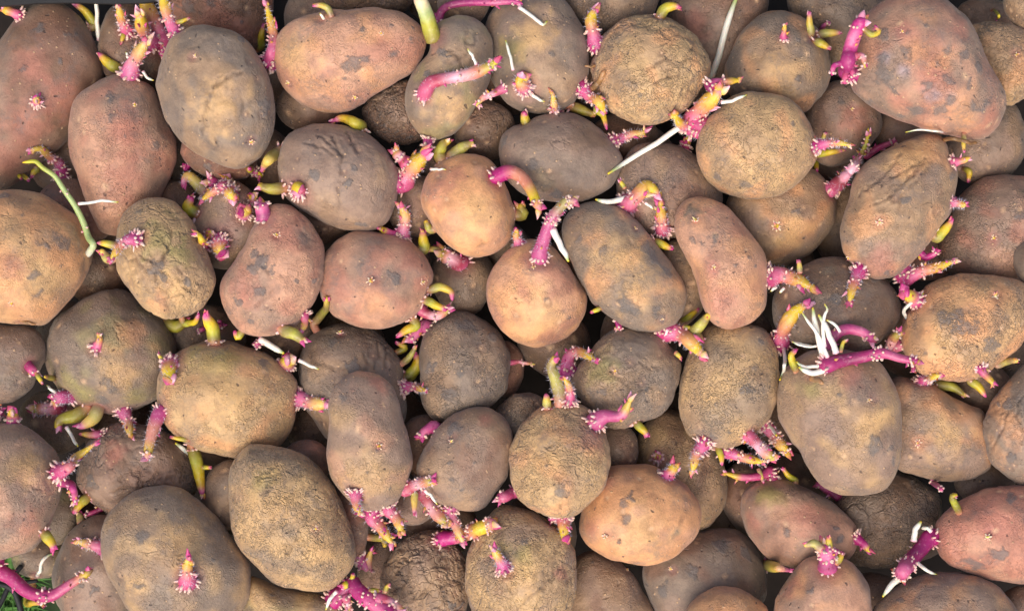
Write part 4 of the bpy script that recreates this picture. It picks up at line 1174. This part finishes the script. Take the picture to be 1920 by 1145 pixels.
def build_sprout(s, parent_obj, origin, start=None, idx=0):
    g = np.random.default_rng(500 + idx)
    P2 = s.pts; kind0 = s.kind
    if s.kind == 'e': return build_eye(s, parent_obj, origin, nearest_surf(POTS[s.pid], w3(*P2[0], s.bz)), g)
    # arc length in the plane
    L2 = [0.0]
    for a, b in zip(P2, P2[1:]): L2.append(L2[-1] + math.hypot(b[0] - a[0], b[1] - a[1]))
    tot = L2[-1]
    if kind0 in 'sph' or kind0 == 'star': s.r0 *= 1.08; s.r1 *= 1.05
    if kind0 in 'yo': s.r0 *= 0.95; s.r1 *= 0.9
    lift = s.lift if s.lift is not None else (0.22 * tot if s.kind != 'e' else 5)
    if s.sub: lift = s.lift if s.lift is not None else 3
    pts = []
    m = max(len(P2), 2)
    # denser points so that the path follows the heap it lies on
    dense = []
    for k in range(len(P2) - 1):
        nn = max(1, int((L2[k + 1] - L2[k]) / 9))
        for j in range(nn): dense.append((k + j / nn))
    dense.append(len(P2) - 1)
    pp = np.array(P2)
    ext = np.vstack([2 * pp[0] - pp[1], pp, 2 * pp[-1] - pp[-2]])
    zb = s.bz if start is None else start
    Q = []; cons = []
    for u in dense:
        k = min(int(u), len(P2) - 2); t = u - k
        a, b, c, d = ext[k], ext[k + 1], ext[k + 2], ext[k + 3]
        xy = 0.5 * ((2 * b) + (-a + c) * t + (2 * a - 5 * b + 4 * c - d) * t * t + (-a + 3 * b - 3 * c + d) * t ** 3)
        tt = (L2[k] + (L2[k + 1] - L2[k]) * t) / max(tot, 1e-6)
        hz, _ = hit(xy[0], xy[1])
        r = s.r0 + (s.r1 - s.r0) * tt
        Q.append((xy[0], xy[1], tt)); cons.append(hz + 0.8 * r + 1)
    zt = zb + lift
    z = np.array([zb + (zt - zb) * q[2] for q in Q]); cons = np.array(cons)
    if start is None and not s.in_gap: cons[0] = z[0] - 0.25 * s.r0; z[0] = cons[0]
    z = np.maximum(z, cons)
    for _ in range(3):
        if len(z) > 2:
            zs = z.copy(); zs[1:-1] = (z[:-2] + 2 * z[1:-1] + z[2:]) / 4
            z = np.maximum(zs, cons)
    W = [w3(q[0], q[1], zz) for q, zz in zip(Q, z)]
    if start is None:
        p = POTS[s.pid]
        if s.in_gap:
            n = nearest_surf(p, W[0]); cdir = p.loc - n; cdir /= np.linalg.norm(cdir) + 1e-9
            W.insert(0, n + cdir * s.r0 * 0.6)
        else:
            n = nearest_surf(p, W[0]); cdir = p.loc - n; cdir /= np.linalg.norm(cdir) + 1e-9
            W[0] = n + cdir * min(3.0, s.r0 * 0.3)
    W = np.array(W)
    L3 = np.linalg.norm(np.diff(W, axis=0), axis=1).sum()
    n = int(np.clip(L3 / 3.5, 8, 46))
    C, L3 = spline(W, n)
    t = np.linspace(0, 1, n)
    R = s.r0 + (s.r1 - s.r0) * t
    kind = s.kind
    if kind in ('s', 'star', 'p', 'h', 'y', 'o'):
        R = R * (1.0 + 0.12 * np.exp(-((t - 0.12) / 0.12) ** 2) - 0.10 * np.exp(-((t - 0.45) / 0.15) ** 2) + 0.10 * np.exp(-((t - 0.75) / 0.14) ** 2))
    if kind == 'star': R = s.r0 * np.interp(t, [0, 0.35, 0.6, 1], [0.70, 0.80, 0.64, 0.30])
    if kind == 'm' and 'C' in s.flags:
        R = R * (1 + 0.14 * np.exp(-((t - 0.08) / 0.06) ** 2) + 0.12 * np.exp(-((t - 0.58) / 0.06) ** 2))
    if kind == 'w': R = (0.72 if s.r0 < 6 or s.lift == 20 else 0.95) * np.interp(t, [0, 0.1, 0.75, 1], [s.r0 * 1.15, s.r0, (s.r0 + s.r1) / 2, s.r1 * 0.5])
    if kind in ('s', 'h', 'p'): R = R * np.interp(t, [0, 0.72, 1], [1, 1, 0.55])
    tip = np.sqrt(np.clip(1 - ((t - 0.9) / 0.1).clip(0, 1) ** 2, 0.05, 1)) if kind != 'w' else 1
    R = R * tip
    if kind in 'wgd' and not kind == 's':
        amp = 0.9 if kind != 'd' else 1.4; pb = g.normal(size=(6, 3)) * amp
        C = C + np.stack([np.interp(t, np.linspace(0, 1, 6), pb[:, k]) for k in range(3)], 1) * np.sin(np.pi * t)[:, None]
    rk = kind
    for fl in 'YOB':
        if kind == 'm' and fl in s.flags: rk = 'm' + fl
    dark = g.uniform(0.82, 1.05)
    if kind in ('y', 'o'): R = s.r0 * np.interp(t, [0, 0.3, 0.6, 0.85, 1], [0.9, 1.0, 0.86, 0.52 + 0.2 * s.r1 / s.r0, 0.6 * s.r1 / s.r0])
    wash = g.uniform(0.0, 0.2); washc = CC['salm'] if g.random() < 0.6 else CC['lpink']
    tone = lambda c: (c * (1 - wash) + washc * wash) * dark if kind not in 'wgd' else c
    geo = Geo()
    T, U, V = tube(geo, C, R, lambda tt: tone(ramp_col(rk, tt)), 14 if s.r0 > 8 else 9, 1.0, 0.05 if kind not in 'wg' else 0.01, idx)
    big = s.r0 >= 6
    # root nubs in rings
    rings = []
    if kind in ('s', 'star', 'h'): rings = [(0.10, 12), (0.2, 8)] if kind != 'star' else [(0.22, 13), (0.42, 11)]
    if kind == 's' and L3 > 60: rings.append((0.5, 5))
    if kind == 'p': rings = [(0.05, 8), (0.55, 6), (0.92, 5)]
    if kind == 'm': rings = [(0.08, 8), (0.9, 6)]
    if 'C' in s.flags: rings += [(0.04, 9), (0.56, 9), (0.62, 6), (0.93, 7)]
    if kind == 'y' and s.r0 >= 8: rings = [(0.12, 6)]
    if kind == 'g': rings = [(0.35, 3), (0.62, 3)]
    if kind == 'o' and s.r0 > 9: rings = [(0.15, 4)]
    for rt, cnt in rings:
        cnt = max(3, int(1.15 * cnt * min(1.25, s.r0 / 12 + 0.25)))
        a0 = g.uniform(0, 6.28)
        for k in range(cnt):
            a = a0 + k * 6.2832 / cnt + g.normal() * 0.18
            i = int(np.clip((rt + g.normal() * 0.018) * (n - 1), 0, n - 1))
            rad = math.cos(a) * U[i] + math.sin(a) * V[i]
            back = -T[i] * g.uniform(0.0, 0.55) if rt < 0.4 else T[i] * g.uniform(-0.4, 0.3)
            ln = s.r0 * g.uniform(0.42, 0.85) if kind != 'star' else s.r0 * g.uniform(0.45, 0.75)
            ln = max(4.2, min(ln, 8)) * g.uniform(0.75, 1.35) * (1.15 if rt < 0.3 else 0.8)
            rr = g.uniform(2.0, 3.3) if big else g.uniform(1.2, 1.8)
            cone(geo, C[i] + rad * R[i] * 0.82, rad + back, ln, rr, CC['mag' if g.random() < 0.25 else 'lpink'] * 0.9, (CC['cream'] * 0.65 + CC['lpink'] * 0.35) * g.uniform(0.85, 1.0), g)
    mat = M_ROOT if kind in 'wg' else M_SPROUT
    nm = {'w': 'root', 'g': 'shoot', 'd': 'dry_stem'}.get(kind, 'sprout')
    if s.sub: nm = {'w': 'rootlet', 'y': 'side_bud', 'p': 'side_shoot', 'm': 'side_shoot', 's': 'side_shoot', 'o': 'side_bud'}.get(kind, 'side_bud')
    leaves = []
    def leafcols():
        a = CC['pink'] if g.random() < 0.6 else CC['yel']
        b = CC['mag'] if g.random() < 0.45 else (CC['lpink'] if g.random() < 0.6 else CC['red'])
        return a * dark, b * dark
    if kind in ('s', 'y', 'o', 'h', 'p', 'star') or (kind == 'm' and not s.sub):
        cnt = {'s': 3, 'y': 3, 'o': 3, 'h': 2, 'p': 4, 'star': 3, 'm': 3}[kind]
        i = n - 1
        for k in range(cnt):
            a = g.uniform(0, 6.28) if kind != 'star' else k * 2.1 + g.uniform(0, 1)
            rad = math.cos(a) * U[i] + math.sin(a) * V[i]
            spread = {'star': 0.8, 'p': 0.7, 'm': 0.7}.get(kind, 0.32)
            ln = {'star': s.r0 * 0.75}.get(kind, max(7, (s.r0 * 0.75 + s.r1 * 0.7))) * g.uniform(0.7, 1.15)
            gl = geo if s.sub or (s.r0 < 6) else Geo()
            c0, c1 = leafcols()
            leaf(gl, C[max(0, i - 2)] + rad * R[max(0, i - 2)] * 0.35, T[i] + rad * spread, ln, max(2.2, s.r0 * 0.18 + min(s.r1, s.r0) * 0.35), c0, c1, g, 0.0)
            if gl is not geo: leaves.append(gl)
        if kind in ('s', 'h') and s.r0 >= 12:                  # scale leaves pressed to the side
            for k in range(2):
                i2 = int((n - 1) * g.uniform(0.6, 0.8)); a = g.uniform(0, 6.28)
                rad = math.cos(a) * U[i2] + math.sin(a) * V[i2]
                gl = Geo(); c0, c1 = leafcols()
                leaf(gl, C[i2] + rad * R[i2] * 0.75, T[i2] * 0.9 + rad * 0.55, s.r0 * g.uniform(0.7, 1.0), s.r0 * 0.22, c0, c1, g)
                leaves.append(gl)
    if kind in ('s', 'm', 'h', 'p', 'star') and s.r0 >= 7:         # bracts and tiny side leaves
        for k in range(int(2 + L3 / 22)):
            i2 = int((n - 1) * (g.uniform(0.05, 0.95) ** 0.8)); a = g.uniform(0, 6.28)
            rad = math.cos(a) * U[i2] + math.sin(a) * V[i2]; c0, c1 = leafcols()
            leaf(geo, C[i2] + rad * R[i2] * 0.8, T[i2] * g.uniform(0.1, 1.0) + rad * g.uniform(0.5, 1.0), g.uniform(6, 12), g.uniform(1.8, 3.0), c0, c1, g)
    o = geo.build(nm, mat, parent_obj, origin)
    if not s.sub:
        for gl in leaves: gl.build("scale_leaf", M_SPROUT, o, origin)
        if 'H' in s.flags or (kind in ('s', 'p') and s.r0 >= 11):
            hg = Geo(); nh = int(min(130, 2.2 * L3 + 30))
            for _ in range(nh):
                i = int(g.integers(1, n - 1)); a = g.uniform(0, 6.28)
                rad = math.cos(a) * U[i] + math.sin(a) * V[i]
                b = C[i] + rad * R[i] * 0.95; d = rad + T[i] * g.normal() * 0.4 + g.normal(size=3) * 0.25
                d /= np.linalg.norm(d); ln = g.uniform(5, 10.5)
                e1 = np.cross(d, [0.3, 0.5, 0.8]); e1 /= np.linalg.norm(e1); e2 = np.cross(d, e1)
                w = 0.38
                vv = np.array([b + e1 * w, b - e1 * w * 0.5 + e2 * w, b - e1 * w * 0.5 - e2 * w, b + d * ln])
                hg.add(vv, [(0, 1, 3), (1, 2, 3), (2, 0, 3)], np.tile([[0.7, 0.65, 0.7]], (4, 1)))
            ho = hg.build("hair", M_HAIR, o, origin); ho["kind"] = "stuff"
        for j, kd in enumerate(s.kids):
            q = w3(*kd.pts[0], 0); ci = np.argmin(np.hypot(C[:, 0] * D / (D - C[:, 2]) - (kd.pts[0][0] - 960), C[:, 1] * D / (D - C[:, 2]) - (572.5 - kd.pts[0][1])))
            kd.pid = s.pid; kd.in_gap = False; kd.bz = C[ci][2]
            build_sprout(kd, o, origin, start=C[ci][2] + 0.3 * R[ci], idx=idx * 11 + j + 3)
    return o

def build_eye(s, parent_obj, origin, base, g):
    p = POTS[s.pid]
    nrm = base - p.loc; nrm = nrm / np.array([p.major, p.minor, p.H]) ** 2; nrm /= np.linalg.norm(nrm)
    a = np.cross(nrm, [0, 1, 0.1]); a /= np.linalg.norm(a); b = np.cross(nrm, a)
    geo = Geo(); r = s.r0
    C = np.array([base - nrm * 2, base + nrm * r * 0.15, base + nrm * r * 0.4])
    C, _ = spline(C, 6)
    c0 = CC['red'] if g.random() < 0.5 else CC['tan']; c1 = CC['yel'] if g.random() < 0.7 else CC['cream']
    tube(geo, C, r * np.array([0.62, 0.62, 0.56, 0.46, 0.32, 0.14]), lambda t: c0[None] * (1 - t[:, None]) + c1[None] * t[:, None], 9, 1, 0.12, 3)
    k = int(g.integers(5, 9)); a0 = g.uniform(0, 6.28)
    for i in range(k):
        an = a0 + i * 6.283 / k + g.normal() * 0.25
        rad = math.cos(an) * a + math.sin(an) * b
        c0 = CC['lpink'] if g.random() < 0.6 else CC['pink']
        cone(geo, base + rad * r * 0.42, rad + nrm * g.uniform(0.3, 1.1), r * g.uniform(0.4, 0.8), r * g.uniform(0.12, 0.2) + 0.4, c0, CC['cream'], g)
    for i in range(2):
        an = g.uniform(0, 6.28); rad = math.cos(an) * a + math.sin(an) * b
        leaf(geo, base + nrm * r * 0.3, nrm + rad * 0.9, r * g.uniform(0.7, 1.0), r * 0.24, CC['yel'], CC['cream'] if g.random() < 0.5 else CC['pink'], g)
    return geo.build("eye_bud", M_SPROUT, parent_obj, origin)

for i, s in enumerate(SPROUTS):
    p = POTS[s.pid]
    build_sprout(s, p.obj, p.loc, None, i)

# ---------------------------------------------------------------- the crate, what lies under it
def slab(name, pts, z0, z1, mat, parent=None):
    n = len(pts)
    P = [w3(x, y, 0)[:2] for x, y in pts]
    v = np.array([[x, y, z0] for x, y in P] + [[x, y, z1] for x, y in P])
    f = [tuple(range(n))[::-1], tuple(range(n, 2 * n))] + [(k, (k + 1) % n, n + (k + 1) % n, n + k) for k in range(n)]
    me = new_mesh(name, v * S, f, None, None, mat)
    me.polygons.foreach_set("use_smooth", np.zeros(len(me.polygons), dtype=bool))
    return link(name, me, parent)
def bar(name, pts, r, mat, parent=None, flat=1.0):
    g = Geo(); C, L = spline(np.array([w3(*q) for q in pts]), max(6, int(8 * len(pts))))
    tube(g, C, np.full(len(C), r), lambda t: np.tile([[0.02, 0.02, 0.02]], (len(t), 1)), 10, flat)
    return g.build(name, mat, parent, np.zeros(3))
crate = bpy.data.objects.new("crate", None); COL.objects.link(crate)
crate.location = (0, 0, 0)
crate["label"] = "black plastic crate whose rim and corner lattice show at the left corners of the heap"
crate["category"] = "crate"
slab("crate_floor", [(-150, -120), (2070, -120), (2070, 1270), (90, 1270), (30, 1150), (-40, 1040), (-150, 990)], FLOOR - 14, FLOOR - 4, M_SOIL, crate)
slab("rim", [(-100, -40), (-100, 8), (-40, 7), (0, 6), (60, 1), (110, 0), (150, 0), (205, 2), (262, 0), (310, -6), (310, -40)], -44, -32, M_PLASTIC, crate)
bar("lattice_bar", [(-60, 1200, -70), (-5, 1140, -90), (22, 1085, -100), (40, 1060, -110)], 5, M_PLASTIC, crate)
bar("lattice_bar", [(-40, 1090, -70), (14, 1098, -90), (34, 1125, -95), (44, 1175, -100)], 6, M_PLASTIC, crate)
bar("lattice_bar", [(-70, 1052, -60), (-10, 1082, -80), (28, 1092, -95), (70, 1088, -110)], 4, M_PLASTIC, crate)
card = slab("card_sheet", [(16, 9), (280, 7), (262, 20), (220, 27), (150, 33), (60, 24), (20, 25)], -250, -246, M_CARD)
card["label"] = "pale tan card sheet behind the crate rim in the top left corner"; card["category"] = "card"
gz = FLOOR - 18
ground = slab("ground", [(-1200, -900), (3100, -900), (3100, 2000), (-1200, 2000)], gz - 10, gz, M_TURF)
ground["kind"] = "structure"
gg = Geo(); g = np.random.default_rng(11)
for _ in range(900):
    x, y = g.uniform(-120, 60), g.uniform(1060, 1230)
    b = w3(x, y, gz); a = g.uniform(0, 6.28); ln = g.uniform(50, 130)
    d = np.array([math.cos(a) * 0.55, math.sin(a) * 0.55, 1.0]); d /= np.linalg.norm(d)
    sd_ = np.cross(d, [0, 0, 1.0]); sd_ /= np.linalg.norm(sd_); w = g.uniform(2.5, 5)
    vv = np.array([b + sd_ * w, b - sd_ * w, b + d * ln * 0.5 - sd_ * w * 0.8, b + d * ln * 0.5 + sd_ * w * 0.8, b + d * ln * 0.9 + np.array([math.cos(a), math.sin(a), -0.4]) * ln * 0.25])
    gg.add(vv, [(0, 1, 2, 3), (3, 2, 4)], np.tile([[0.1, 0.2, 0.05]], (5, 1)))
go = gg.build("grass", M_GRASS, None, np.zeros(3)); go["kind"] = "stuff"
go["label"] = "green grass seen through the crate lattice in the bottom left corner"; go["category"] = "grass"
bpy.context.view_layer.update()
print("tris", sum(len(o.data.loop_triangles) if o.data.calc_loop_triangles() is None else 0 for o in bpy.data.objects if o.type == 'MESH'))
